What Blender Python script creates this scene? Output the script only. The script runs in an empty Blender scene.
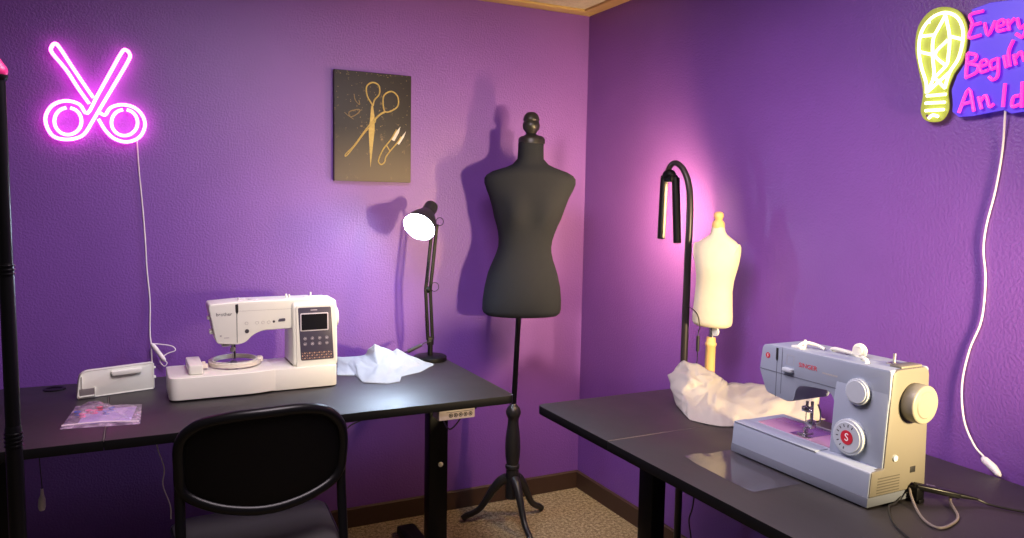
import bpy, bmesh, math, random, base64, zlib, struct
from mathutils import Vector, Matrix, noise

C = bpy.context.scene.collection
PI = math.pi
R = math.radians

# ---------------------------------------------------------------- render look
sc = bpy.context.scene
sc.view_settings.view_transform = 'Standard'
sc.view_settings.look = 'None'
sc.view_settings.gamma = 1.0
sc.view_settings.exposure = 0.40
sc.view_settings.use_curve_mapping = False
try:
    sc.cycles.use_denoising = True
    sc.cycles.denoiser = 'OPENIMAGEDENOISE'
    sc.cycles.max_bounces = 8
    sc.cycles.sample_clamp_indirect = 6.0
except Exception:
    pass

# ---------------------------------------------------------------- materials
def srgb(r, g, b):
    f = lambda c: (c / 255.0) / 12.92 if c / 255.0 <= 0.04045 else ((c / 255.0 + 0.055) / 1.055) ** 2.4
    return (f(r), f(g), f(b), 1.0)

class NT:
    def __init__(self, name):
        self.m = bpy.data.materials.new(name)
        self.m.use_nodes = True
        self.n = self.m.node_tree.nodes
        self.l = self.m.node_tree.links
        self.b = self.n['Principled BSDF']
    def node(self, t, **kw):
        x = self.n.new(t)
        for k, v in kw.items():
            if k in x.inputs: x.inputs[k].default_value = v
            else: setattr(x, k, v)
        return x
    def link(self, a, ao, b, bi):
        self.l.new(a.outputs[ao], b.inputs[bi])
    def coords(self):
        return self.node('ShaderNodeTexCoord')
    def bump(self, hnode, hout, strength, dist):
        bp = self.node('ShaderNodeBump')
        bp.inputs['Strength'].default_value = strength
        bp.inputs['Distance'].default_value = dist
        self.link(hnode, hout, bp, 'Height')
        self.link(bp, 'Normal', self.b, 'Normal')
        return bp

def mat(name, col, rough=0.5, metal=0.0, vary=0.06, scale=40.0, bump=0.0, bscale=200.0, spec=0.5, coat=0.0, trans=0.0, alpha=1.0, sss=0.0, ior=1.45, emis=None, estr=0.0):
    t = NT(name)
    b = t.b
    b.inputs['Roughness'].default_value = rough
    b.inputs['Metallic'].default_value = metal
    b.inputs['Specular IOR Level'].default_value = spec
    b.inputs['Coat Weight'].default_value = coat
    b.inputs['Transmission Weight'].default_value = trans
    b.inputs['IOR'].default_value = ior
    b.inputs['Alpha'].default_value = alpha
    if sss:
        b.inputs['Subsurface Weight'].default_value = sss
        b.inputs['Subsurface Radius'].default_value = (0.01, 0.01, 0.01)
    tc = t.coords()
    nz = t.node('ShaderNodeTexNoise')
    nz.inputs['Scale'].default_value = scale
    nz.inputs['Detail'].default_value = 4.0
    t.link(tc, 'Object', nz, 'Vector')
    mx = t.node('ShaderNodeMix', data_type='RGBA')
    lo = [max(0.0, c * (1 - vary)) for c in col[:3]] + [1.0]
    hi = [min(1.0, c * (1 + vary)) for c in col[:3]] + [1.0]
    mx.inputs[6].default_value = lo
    mx.inputs[7].default_value = hi
    t.link(nz, 'Fac', mx, 0)
    t.l.new(mx.outputs[2], b.inputs['Base Color'])
    if bump:
        n2 = t.node('ShaderNodeTexNoise')
        n2.inputs['Scale'].default_value = bscale
        n2.inputs['Detail'].default_value = 3.0
        t.link(tc, 'Object', n2, 'Vector')
        t.bump(n2, 'Fac', bump, 0.002)
    if emis:
        b.inputs['Emission Color'].default_value = emis
        b.inputs['Emission Strength'].default_value = estr
    return t.m

def wall_mat(name, col):
    t = NT(name)
    tc = t.coords()
    big = t.node('ShaderNodeTexNoise'); big.inputs['Scale'].default_value = 1.6; big.inputs['Detail'].default_value = 6.0; big.inputs['Roughness'].default_value = 0.6
    t.link(tc, 'Object', big, 'Vector')
    rp = t.node('ShaderNodeValToRGB')
    rp.color_ramp.elements[0].position = 0.35; rp.color_ramp.elements[1].position = 0.68
    rp.color_ramp.elements[0].color = [c * 0.93 for c in col[:3]] + [1]
    rp.color_ramp.elements[1].color = [min(1, c * 1.08) for c in col[:3]] + [1]
    t.link(big, 'Fac', rp, 'Fac')
    t.link(rp, 'Color', t.b, 'Base Color')
    t.b.inputs['Roughness'].default_value = 0.42
    t.b.inputs['Specular IOR Level'].default_value = 0.5
    n1 = t.node('ShaderNodeTexNoise'); n1.inputs['Scale'].default_value = 120.0; n1.inputs['Detail'].default_value = 3.0; n1.inputs['Roughness'].default_value = 0.55
    t.link(tc, 'Object', n1, 'Vector')
    t.bump(n1, 'Fac', 0.42, 0.005)
    return t.m

def carpet_mat():
    t = NT('brown_carpet')
    tc = t.coords()
    n1 = t.node('ShaderNodeTexNoise'); n1.inputs['Scale'].default_value = 210.0; n1.inputs['Detail'].default_value = 4.0
    n2 = t.node('ShaderNodeTexNoise'); n2.inputs['Scale'].default_value = 70.0; n2.inputs['Detail'].default_value = 5.0
    t.link(tc, 'Object', n1, 'Vector'); t.link(tc, 'Object', n2, 'Vector')
    ad = t.node('ShaderNodeMath', operation='ADD'); t.link(n1, 'Fac', ad, 0); t.link(n2, 'Fac', ad, 1)
    mu = t.node('ShaderNodeMath', operation='MULTIPLY'); mu.inputs[1].default_value = 0.5; t.link(ad, 'Value', mu, 0)
    rp = t.node('ShaderNodeValToRGB')
    e = rp.color_ramp.elements
    e[0].position = 0.38; e[1].position = 0.64
    e[0].color = srgb(96, 86, 64); e[1].color = srgb(192, 178, 144)
    e.new(0.5).color = srgb(146, 132, 102)
    t.link(mu, 'Value', rp, 'Fac'); t.link(rp, 'Color', t.b, 'Base Color')
    t.b.inputs['Roughness'].default_value = 0.95
    t.b.inputs['Specular IOR Level'].default_value = 0.1
    t.bump(n1, 'Fac', 0.8, 0.01)
    return t.m

def laminate_mat():
    t = NT('black_woodgrain_laminate')
    tc = t.coords()
    mp = t.node('ShaderNodeMapping'); mp.inputs['Scale'].default_value = (3.0, 60.0, 60.0)
    t.link(tc, 'Object', mp, 'Vector')
    n1 = t.node('ShaderNodeTexNoise'); n1.inputs['Scale'].default_value = 3.0; n1.inputs['Detail'].default_value = 6.0
    t.link(mp, 'Vector', n1, 'Vector')
    rp = t.node('ShaderNodeValToRGB')
    rp.color_ramp.elements[0].color = (0.010, 0.0085, 0.0095, 1); rp.color_ramp.elements[1].color = (0.019, 0.0155, 0.017, 1)
    t.link(n1, 'Fac', rp, 'Fac'); t.link(rp, 'Color', t.b, 'Base Color')
    n2 = t.node('ShaderNodeTexNoise'); n2.inputs['Scale'].default_value = 9.0; n2.inputs['Detail'].default_value = 5.0
    t.link(tc, 'Object', n2, 'Vector')
    mr = t.node('ShaderNodeMapRange'); mr.inputs['To Min'].default_value = 0.40; mr.inputs['To Max'].default_value = 0.54
    t.link(n2, 'Fac', mr, 'Value'); t.link(mr, 'Result', t.b, 'Roughness')
    t.b.inputs['Specular IOR Level'].default_value = 0.8
    t.bump(n1, 'Fac', 0.12, 0.001)
    return t.m

def emit_mat(name, col, strength, base=(0.8, 0.8, 0.8, 1)):
    t = NT(name)
    t.b.inputs['Base Color'].default_value = base
    t.b.inputs['Roughness'].default_value = 0.4
    t.b.inputs['Emission Color'].default_value = col
    t.b.inputs['Emission Strength'].default_value = strength
    return t.m

def thin_clear(name, tint, rough, haze, col, blotch=0.0):
    """thin clear plastic film: transparent, a mirror-like sheen, and a little milky haze of its own colour"""
    t = NT(name)
    n, l = t.n, t.l
    out = n['Material Output']
    n.remove(t.b)
    tr = n.new('ShaderNodeBsdfTransparent'); tr.inputs['Color'].default_value = tint
    gl = n.new('ShaderNodeBsdfGlossy'); gl.inputs['Roughness'].default_value = rough
    df = n.new('ShaderNodeBsdfDiffuse'); df.inputs['Color'].default_value = col
    fr = n.new('ShaderNodeLayerWeight'); pw = n.new('ShaderNodeMath'); pw.operation = 'POWER'; pw.inputs[1].default_value = 4.0
    l.new(fr.outputs['Facing'], pw.inputs[0])
    rr = n.new('ShaderNodeMapRange'); rr.inputs['To Min'].default_value = 0.03; rr.inputs['To Max'].default_value = 0.5
    l.new(pw.outputs['Value'], rr.inputs['Value'])
    m1 = n.new('ShaderNodeMixShader'); l.new(rr.outputs['Result'], m1.inputs['Fac'])
    l.new(tr.outputs[0], m1.inputs[1]); l.new(gl.outputs[0], m1.inputs[2])
    m2 = n.new('ShaderNodeMixShader'); m2.inputs['Fac'].default_value = haze
    if blotch:
        tc = n.new('ShaderNodeTexCoord'); nz = n.new('ShaderNodeTexNoise'); nz.inputs['Scale'].default_value = 28; nz.inputs['Detail'].default_value = 4
        l.new(tc.outputs['Object'], nz.inputs['Vector'])
        mr = n.new('ShaderNodeMapRange'); mr.inputs['From Min'].default_value = 0.4; mr.inputs['From Max'].default_value = 0.65
        mr.inputs['To Min'].default_value = haze * (1 - blotch); mr.inputs['To Max'].default_value = haze * (1 + blotch)
        l.new(nz.outputs['Fac'], mr.inputs['Value']); l.new(mr.outputs['Result'], m2.inputs['Fac'])
    l.new(m1.outputs[0], m2.inputs[1]); l.new(df.outputs[0], m2.inputs[2])
    l.new(m2.outputs[0], out.inputs['Surface'])
    return t.m

M = {}
M['wall'] = wall_mat('purple_wall_paint', (0.168, 0.063, 0.335))
M['carpet'] = carpet_mat()
M['baseboard'] = mat('brown_vinyl_baseboard', srgb(62, 44, 34), 0.5, bump=0.05)
M['ceiling'] = mat('mottled_ceiling_tile', srgb(196, 188, 172), 0.9, vary=0.25, scale=60, bump=0.4, bscale=90)
M['tan'] = mat('tan_ceiling_trim', srgb(190, 160, 108), 0.5, vary=0.1, scale=15)
M['laminate'] = laminate_mat()
M['side_shade'] = mat('shaded_side_black', (0.004, 0.004, 0.0045, 1), 0.5, spec=0.15)
M['worn_seam'] = mat('worn_seam_edge', srgb(138, 126, 124), 0.6, vary=0.3, scale=60)
M['black_metal'] = mat('black_powder_coat', (0.003, 0.003, 0.0035, 1), 0.42, bump=0.05, bscale=400, spec=0.22)
M['pole_black'] = mat('satin_black_pole', (0.003, 0.003, 0.0035, 1), 0.30, spec=0.3)
M['pole_brown'] = mat('dark_bronze_pole', (0.030, 0.024, 0.026, 1), 0.35, metal=0.3)
M['black_plastic'] = mat('black_plastic', (0.0025, 0.0025, 0.003, 1), 0.45, bump=0.08, bscale=500, spec=0.15)
M['black_gloss'] = mat('black_rim_plastic', (0.004, 0.004, 0.0045, 1), 0.30, spec=0.25)
M['black_vinyl'] = mat('black_vinyl_seat', (0.038, 0.036, 0.036, 1), 0.55, bump=0.25, bscale=260)
M['black_cloth'] = mat('black_jersey_cloth', (0.0150, 0.0172, 0.0230, 1), 0.9, bump=0.3, bscale=900, spec=0.2)
M['black_wood'] = mat('black_painted_wood', (0.016, 0.0155, 0.015, 1), 0.36, vary=0.25, scale=12)
M['cream_cloth'] = mat('cream_linen_cloth', srgb(212, 202, 176), 0.9, bump=0.25, bscale=900, spec=0.15)
M['wood'] = mat('pale_turned_wood', srgb(222, 178, 112), 0.5, vary=0.14, scale=25)
M['chrome'] = mat('chrome_metal', (0.62, 0.62, 0.64, 1), 0.22, metal=1.0)
M['steel'] = mat('brushed_steel', (0.45, 0.45, 0.46, 1), 0.35, metal=1.0)
M['white_plastic'] = mat('white_plastic', srgb(226, 227, 214), 0.35, vary=0.02, coat=0.15)
M['cream_plastic'] = mat('warm_white_plastic', srgb(222, 214, 198), 0.38, vary=0.02, coat=0.1)
M['grey_plastic'] = mat('pale_grey_plastic', srgb(143, 153, 170), 0.4, vary=0.02)
M['grey_plastic_dark'] = mat('mid_grey_plastic', srgb(96, 102, 114), 0.42, vary=0.02)
M['end_plastic'] = mat('lamp_tinted_grey_plastic', srgb(106, 102, 92), 0.42, vary=0.02)  # grey body plastic with the warm lamp's light put into the tint
M['wheel'] = mat('lamp_tinted_wheel_plastic', srgb(128, 124, 112), 0.42, vary=0.02)  # same painted-in lamp tint, a little lighter
M['dial'] = mat('light_dial_plastic', srgb(174, 183, 192), 0.38, vary=0.02)
M['panel_grey'] = mat('slate_panel', srgb(72, 68, 84), 0.35, vary=0.03)
M['screen'] = mat('dark_glass_screen', (0.008, 0.008, 0.011, 1), 0.12)
M['frame_light'] = mat('light_screen_bezel', srgb(205, 200, 205), 0.35)
M['icon'] = mat('pale_icon_print', srgb(196, 190, 196), 0.5)
M['stitch_tan'] = mat('tan_stitch_print', srgb(196, 158, 128), 0.5)
M['dark_print'] = mat('dark_grey_print', srgb(58, 56, 60), 0.5)
M['faint_print'] = mat('faint_grey_print', srgb(168, 164, 160), 0.5)
M['red'] = mat('red_print', srgb(190, 40, 58), 0.45)
M['white_print'] = mat('white_print', srgb(240, 238, 236), 0.5)
M['vent'] = mat('vent_shadow_grey', srgb(72, 68, 60), 0.6)
M['recess'] = mat('recess_grey', srgb(112, 106, 106), 0.5)
M['slot'] = mat('dark_slot', (0.01, 0.01, 0.01, 1), 0.6)
M['cable_white'] = mat('white_cable', srgb(228, 222, 226), 0.45)
M['cable_black'] = mat('black_cable', (0.012, 0.012, 0.013, 1), 0.4)
M['cable_grey'] = mat('grey_cable', srgb(120, 112, 108), 0.4)
M['controller'] = mat('grey_controller_plastic', srgb(168, 156, 158), 0.4)
M['clear'] = thin_clear('clear_acrylic', (0.97, 0.97, 0.98, 1), 0.08, 0.02, (0.8, 0.8, 0.85, 1))
M['film'] = thin_clear('clear_plastic_sheet', (0.93, 0.92, 0.95, 1), 0.09, 0.014, (0.62, 0.56, 0.70, 1))
M['baggy'] = thin_clear('zip_bag_plastic', (0.94, 0.90, 0.96, 1), 0.16, 0.20, (0.80, 0.62, 0.80, 1), 0.7)
M['cover_beige'] = mat('off_white_vinyl_cover', srgb(166, 160, 152), 0.6, vary=0.03)
M['cover_white'] = mat('white_sheer_cover', srgb(150, 157, 164), 0.7, vary=0.02)
M['pink_neon'] = emit_mat('pink_neon_tube', (1.0, 0.12, 0.78, 1), 14.0, (0.9, 0.5, 0.8, 1))
M['white_pink_neon'] = emit_mat('hot_pink_neon_tube', (1.0, 0.12, 0.52, 1), 8.0, (0.9, 0.6, 0.85, 1))
M['letter_neon'] = emit_mat('magenta_letter_tube', (1.0, 0.018, 0.42, 1), 1.0, (0.35, 0.08, 0.25, 1))
M['yellow_neon'] = emit_mat('pale_yellow_neon_tube', (0.95, 1.0, 0.50, 1), 2.4, (0.9, 0.9, 0.6, 1))
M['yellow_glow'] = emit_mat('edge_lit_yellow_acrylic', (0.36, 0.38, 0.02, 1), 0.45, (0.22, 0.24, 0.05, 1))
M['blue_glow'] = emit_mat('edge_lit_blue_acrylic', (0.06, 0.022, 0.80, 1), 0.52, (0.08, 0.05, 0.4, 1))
M['bulb'] = emit_mat('cool_white_led', (0.62, 0.78, 1.0, 1), 150.0)
M['led_warm'] = emit_mat('warm_led_strip', (1.0, 0.66, 0.28, 1), 700.0)
M['shade_black'] = mat('black_lamp_shade', (0.014, 0.016, 0.018, 1), 0.35)
M['shade_inside'] = mat('white_shade_lining', (0.8, 0.8, 0.8, 1), 0.5)
M['canvas'] = None
M['pink_cap'] = mat('pink_plastic', srgb(196, 40, 112), 0.4)
M['gold'] = mat('gold_print', srgb(172, 150, 84), 0.5, vary=0.35, scale=90)
M['gold_dim'] = mat('faded_gold_print', srgb(124, 106, 72), 0.6, vary=0.4, scale=120)
M['silver_print'] = mat('silver_print', srgb(196, 192, 184), 0.5, vary=0.2)

def canvas_mat():
    t = NT('charcoal_speckled_canvas')
    tc = t.coords()
    sp = t.node('ShaderNodeSeparateXYZ'); t.link(tc, 'Object', sp, 'Vector')
    rp = t.node('ShaderNodeValToRGB')
    mr = t.node('ShaderNodeMapRange'); mr.inputs['From Min'].default_value = 0.0; mr.inputs['From Max'].default_value = 0.47
    t.link(sp, 'Z', mr, 'Value')
    e = rp.color_ramp.elements
    e[0].position = 0.05; e[0].color = srgb(96, 86, 74); e[1].position = 0.5; e[1].color = srgb(34, 32, 34)
    t.link(mr, 'Result', rp, 'Fac')
    nz = t.node('ShaderNodeTexNoise'); nz.inputs['Scale'].default_value = 26; nz.inputs['Detail'].default_value = 8; nz.inputs['Roughness'].default_value = 0.75
    t.link(tc, 'Object', nz, 'Vector')
    r2 = t.node('ShaderNodeValToRGB'); r2.color_ramp.elements[0].position = 0.60; r2.color_ramp.elements[1].position = 0.74
    t.link(nz, 'Fac', r2, 'Fac')
    mx = t.node('ShaderNodeMix', data_type='RGBA'); mx.inputs[7].default_value = srgb(150, 128, 92)
    t.l.new(r2.outputs['Color'], mx.inputs[0]); t.l.new(rp.outputs['Color'], mx.inputs[6])
    t.l.new(mx.outputs[2], t.b.inputs['Base Color'])
    t.b.inputs['Roughness'].default_value = 0.6
    return t.m
M['canvas'] = canvas_mat()

# ---------------------------------------------------------------- mesh helpers
def catmull(pts, sub=6, closed=False):
    P = [Vector(q) for q in pts]
    n = len(P)
    out = []
    rng = range(n) if closed else range(n - 1)
    for i in rng:
        p0 = P[(i - 1) % n] if closed or i > 0 else P[0] * 2 - P[1]
        p1 = P[i]; p2 = P[(i + 1) % n]
        p3 = P[(i + 2) % n] if closed or i + 2 < n else P[n - 1] * 2 - P[n - 2]
        for k in range(sub):
            t = k / sub
            out.append(0.5 * ((2 * p1) + (p2 - p0) * t + (2 * p0 - 5 * p1 + 4 * p2 - p3) * t * t + (3 * p1 - p0 - 3 * p2 + p3) * t ** 3))
    if not closed:
        out.append(P[-1].copy())
    return out

def round_poly(pts, r, seg=4):
    """2-D outline with rounded corners; r a number or one per corner"""
    n = len(pts); out = []
    for i in range(n):
        p = Vector(pts[i]).to_2d(); a = Vector(pts[i - 1]).to_2d(); b = Vector(pts[(i + 1) % n]).to_2d()
        rr = r[i] if isinstance(r, (list, tuple)) else r
        d1 = (a - p); d2 = (b - p)
        rr = min(rr, d1.length * 0.49, d2.length * 0.49)
        if rr < 1e-5:
            out.append(tuple(p)); continue
        s = p + d1.normalized() * rr; e = p + d2.normalized() * rr
        for k in range(seg + 1):
            t = k / seg
            q = s * (1 - t) ** 2 + p * 2 * t * (1 - t) + e * t * t
            out.append(tuple(q))
    return out

class G:
    """collects shapes in one bmesh; links them as ONE mesh object"""
    def __init__(self):
        self.bm = bmesh.new()
    def _merge(self, t, mx=None):
        if mx is not None:
            bmesh.ops.transform(t, matrix=mx, verts=t.verts)
        me = bpy.data.meshes.new('tmp')
        t.to_mesh(me); t.free()
        self.bm.from_mesh(me)
        bpy.data.meshes.remove(me)
        return self
    def box(self, x0, x1, y0, y1, z0, z1, bev=0.0, seg=2, mx=None):
        t = bmesh.new()
        bmesh.ops.create_cube(t, size=1.0)
        bmesh.ops.scale(t, vec=(x1 - x0, y1 - y0, z1 - z0), verts=t.verts)
        bmesh.ops.translate(t, vec=((x0 + x1) / 2, (y0 + y1) / 2, (z0 + z1) / 2), verts=t.verts)
        if bev:
            bmesh.ops.bevel(t, geom=list(t.edges), offset=bev, segments=seg, profile=0.5, affect='EDGES')
        return self._merge(t, mx)
    def prism(self, outline, lo, hi, plane='xy', bev=0.0, seg=2, mx=None):
        """outline extruded from lo to hi along the remaining axis"""
        t = bmesh.new()
        def put(a, b, c):
            return {'xy': (a, b, c), 'xz': (a, c, b), 'yz': (c, a, b)}[plane]
        lo_v = [t.verts.new(put(a, b, lo)) for a, b in outline]
        hi_v = [t.verts.new(put(a, b, hi)) for a, b in outline]
        n = len(outline)
        f0 = t.faces.new(lo_v[::-1]); f1 = t.faces.new(hi_v)
        for i in range(n):
            t.faces.new((lo_v[i], lo_v[(i + 1) % n], hi_v[(i + 1) % n], hi_v[i]))
        bmesh.ops.recalc_face_normals(t, faces=t.faces)
        if bev:
            ed = set(f0.edges) | set(f1.edges)
            bmesh.ops.bevel(t, geom=list(ed), offset=bev, segments=seg, profile=0.5, affect='EDGES')
        return self._merge(t, mx)
    def lathe(self, prof, n=32, mx=None, cap=True):
        t = bmesh.new()
        rings = []
        for r, z in prof:
            if r < 1e-6:
                rings.append([t.verts.new((0, 0, z))])
            else:
                rings.append([t.verts.new((r * math.cos(2 * PI * k / n), r * math.sin(2 * PI * k / n), z)) for k in range(n)])
        for a, b in zip(rings, rings[1:]):
            if len(a) == 1 and len(b) == 1: continue
            for k in range(n):
                k2 = (k + 1) % n
                if len(a) == 1: t.faces.new((a[0], b[k2], b[k]))
                elif len(b) == 1: t.faces.new((a[k], a[k2], b[0]))
                else: t.faces.new((a[k], a[k2], b[k2], b[k]))
        if cap:
            for rg in (rings[0], rings[-1]):
                if len(rg) > 2: t.faces.new(rg)
        bmesh.ops.recalc_face_normals(t, faces=t.faces)
        return self._merge(t, mx)
    def cyl(self, a, b, r, r2=None, n=20):
        a = Vector(a); b = Vector(b)
        return self.tube([a, b], [r, r if r2 is None else r2], n=n, smooth=0)
    def tube(self, pts, r, n=10, closed=False, smooth=6, flat=1.0, mx=None):
        P = catmull(pts, smooth, closed) if smooth else [Vector(q) for q in pts]
        m = len(P)
        if isinstance(r, (int, float)):
            rad = [r] * m
        else:
            k = len(r) - 1
            rad = []
            for i in range(m):
                u = i / (m - 1) * k; j = min(int(u), k - 1)
                rad.append(r[j] + (r[j + 1] - r[j]) * (u - j))
        t = bmesh.new()
        rings = []
        up = None
        for i in range(m):
            if closed: d = P[(i + 1) % m] - P[i - 1]
            else: d = P[min(i + 1, m - 1)] - P[max(i - 1, 0)]
            if d.length < 1e-9: d = Vector((0, 0, 1))
            d.normalize()
            if up is None:
                up = Vector((0, 0, 1)) if abs(d.z) < 0.9 else Vector((1, 0, 0))
            u = (up - d * up.dot(d))
            if u.length < 1e-6: u = d.orthogonal()
            u.normalize(); up = u
            v = d.cross(u)
            rings.append([t.verts.new(P[i] + (u * math.cos(2 * PI * k / n) * flat + v * math.sin(2 * PI * k / n)) * rad[i]) for k in range(n)])
        pairs = list(zip(rings, rings[1:])) + ([(rings[-1], rings[0])] if closed else [])
        for a, b in pairs:
            for k in range(n):
                t.faces.new((a[k], a[(k + 1) % n], b[(k + 1) % n], b[k]))
        if not closed:
            t.faces.new(rings[0][::-1]); t.faces.new(rings[-1])
        bmesh.ops.recalc_face_normals(t, faces=t.faces)
        return self._merge(t, mx)
    def loft(self, rings, cap=True, mx=None):
        t = bmesh.new()
        rv = [[t.verts.new(q) for q in rg] for rg in rings]
        n = len(rv[0])
        for a, b in zip(rv, rv[1:]):
            for k in range(n):
                t.faces.new((a[k], a[(k + 1) % n], b[(k + 1) % n], b[k]))
        if cap:
            t.faces.new(rv[0][::-1]); t.faces.new(rv[-1])
        bmesh.ops.recalc_face_normals(t, faces=t.faces)
        return self._merge(t, mx)
    def sphere(self, c, r, sx=1, sy=1, sz=1, u=20, v=12, mx=None):
        t = bmesh.new()
        bmesh.ops.create_uvsphere(t, u_segments=u, v_segments=v, radius=r)
        bmesh.ops.scale(t, vec=(sx, sy, sz), verts=t.verts)
        bmesh.ops.translate(t, vec=c, verts=t.verts)
        return self._merge(t, mx)
    def torus(self, c, Rr, r, axis='Z', n=28, m=8):
        pts = []
        for k in range(n):
            a = 2 * PI * k / n
            ca, sa = Rr * math.cos(a), Rr * math.sin(a)
            pts.append(Vector(c) + Vector({'Z': (ca, sa, 0), 'Y': (ca, 0, sa), 'X': (0, ca, sa)}[axis]))
        return self.tube(pts, r, n=m, closed=True, smooth=0)
    def text(self, s, size, depth, mx):
        cu = bpy.data.curves.new('tmp_text', 'FONT')
        cu.body = s; cu.size = size; cu.extrude = depth; cu.resolution_u = 4
        cu.align_x = 'CENTER'; cu.align_y = 'CENTER'
        ob = bpy.data.objects.new('tmp_text', cu)
        C.objects.link(ob)
        dg = bpy.context.evaluated_depsgraph_get()
        me = bpy.data.meshes.new_from_object(ob.evaluated_get(dg))
        me.transform(mx)
        self.bm.from_mesh(me)
        bpy.data.objects.remove(ob); bpy.data.curves.remove(cu); bpy.data.meshes.remove(me)
        return self
    def build(self, name, m, parent=None, smooth=True, angle=38):
        me = bpy.data.meshes.new(name)
        self.bm.to_mesh(me); self.bm.free()
        if smooth:
            for p in me.polygons: p.use_smooth = True
            me.set_sharp_from_angle(angle=R(angle))
        me.materials.append(m)
        o = bpy.data.objects.new(name, me)
        C.objects.link(o)
        if parent is not None: o.parent = parent
        return o

def thing(name, label, cat, loc=(0, 0, 0), rotz=0.0, group=None):
    o = bpy.data.objects.new(name, None)
    o.empty_display_size = 0.1
    C.objects.link(o)
    o.location = loc; o.rotation_euler = (0, 0, rotz)
    return tag(o, label, cat, group)

def tag(o, label, cat, group=None):
    o['label'] = label; o['category'] = cat
    if group: o['group'] = group
    return o

def structure(name, g, m):
    o = g.build(name, m)
    o['kind'] = 'structure'
    return o

def T(x, y, z): return Matrix.Translation((x, y, z))
def RX(a): return Matrix.Rotation(a, 4, 'X')
def RY(a): return Matrix.Rotation(a, 4, 'Y')
def RZ(a): return Matrix.Rotation(a, 4, 'Z')

# ---------------------------------------------------------------- camera
f_px, yaw, pitch, roll = 754.538, 0.464677, -0.0893835, 0.0178561
cam_loc = Vector((-2.06723, -3.30787, 1.498975))
fw = Vector((math.sin(yaw) * math.cos(pitch), math.cos(yaw) * math.cos(pitch), math.sin(pitch)))
rt = Vector((math.cos(yaw), -math.sin(yaw), 0)); up_ = rt.cross(fw)
rt2 = rt * math.cos(roll) + up_ * math.sin(roll); up2 = up_ * math.cos(roll) - rt * math.sin(roll)
cd = bpy.data.cameras.new('camera'); cam = bpy.data.objects.new('camera', cd); C.objects.link(cam)
mw = Matrix((rt2, up2, -fw)).transposed().to_4x4(); mw.translation = cam_loc
cam.matrix_world = mw
cd.sensor_width = 36.0; cd.lens = 36.0 * f_px / 1024.0
cd.clip_start = 0.05
sc.camera = cam
TH = 0.804                                   # desk height

# ================================================================= the setting
structure('floor', G().box(-5.2, 0.12, -5.6, 0.12, -0.1, 0.0), M['carpet'])
structure('wall_left', G().box(-5.2, 0.12, 0.0, 0.12, 0.0, 2.62), M['wall'])
structure('wall_right', G().box(0.0, 0.12, -5.6, 0.0, 0.0, 2.62), M['wall'])
structure('ceiling', G().box(-5.2, 0.0, -5.6, 0.0, 2.44, 2.52), M['ceiling'])
structure('baseboard_left', G().prism([(0, 0), (-0.012, 0.0), (-0.012, 0.085), (-0.004, 0.0914), (0, 0.0914)], -5.2, -0.012, 'yz'), M['baseboard'])
structure('baseboard_right', G().prism([(0, 0), (-0.012, 0.0), (-0.012, 0.085), (-0.004, 0.0914), (0, 0.0914)], -5.6, 0.0, 'xz'), M['baseboard'])
structure('trim_1', G().box(-5.2, 0.0, -0.075, 0.0, 2.428, 2.44, 0.003), M['tan'])
structure('trim_2', G().box(-0.075, 0.0, -5.6, -0.075, 2.428, 2.44, 0.003), M['tan'])

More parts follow.
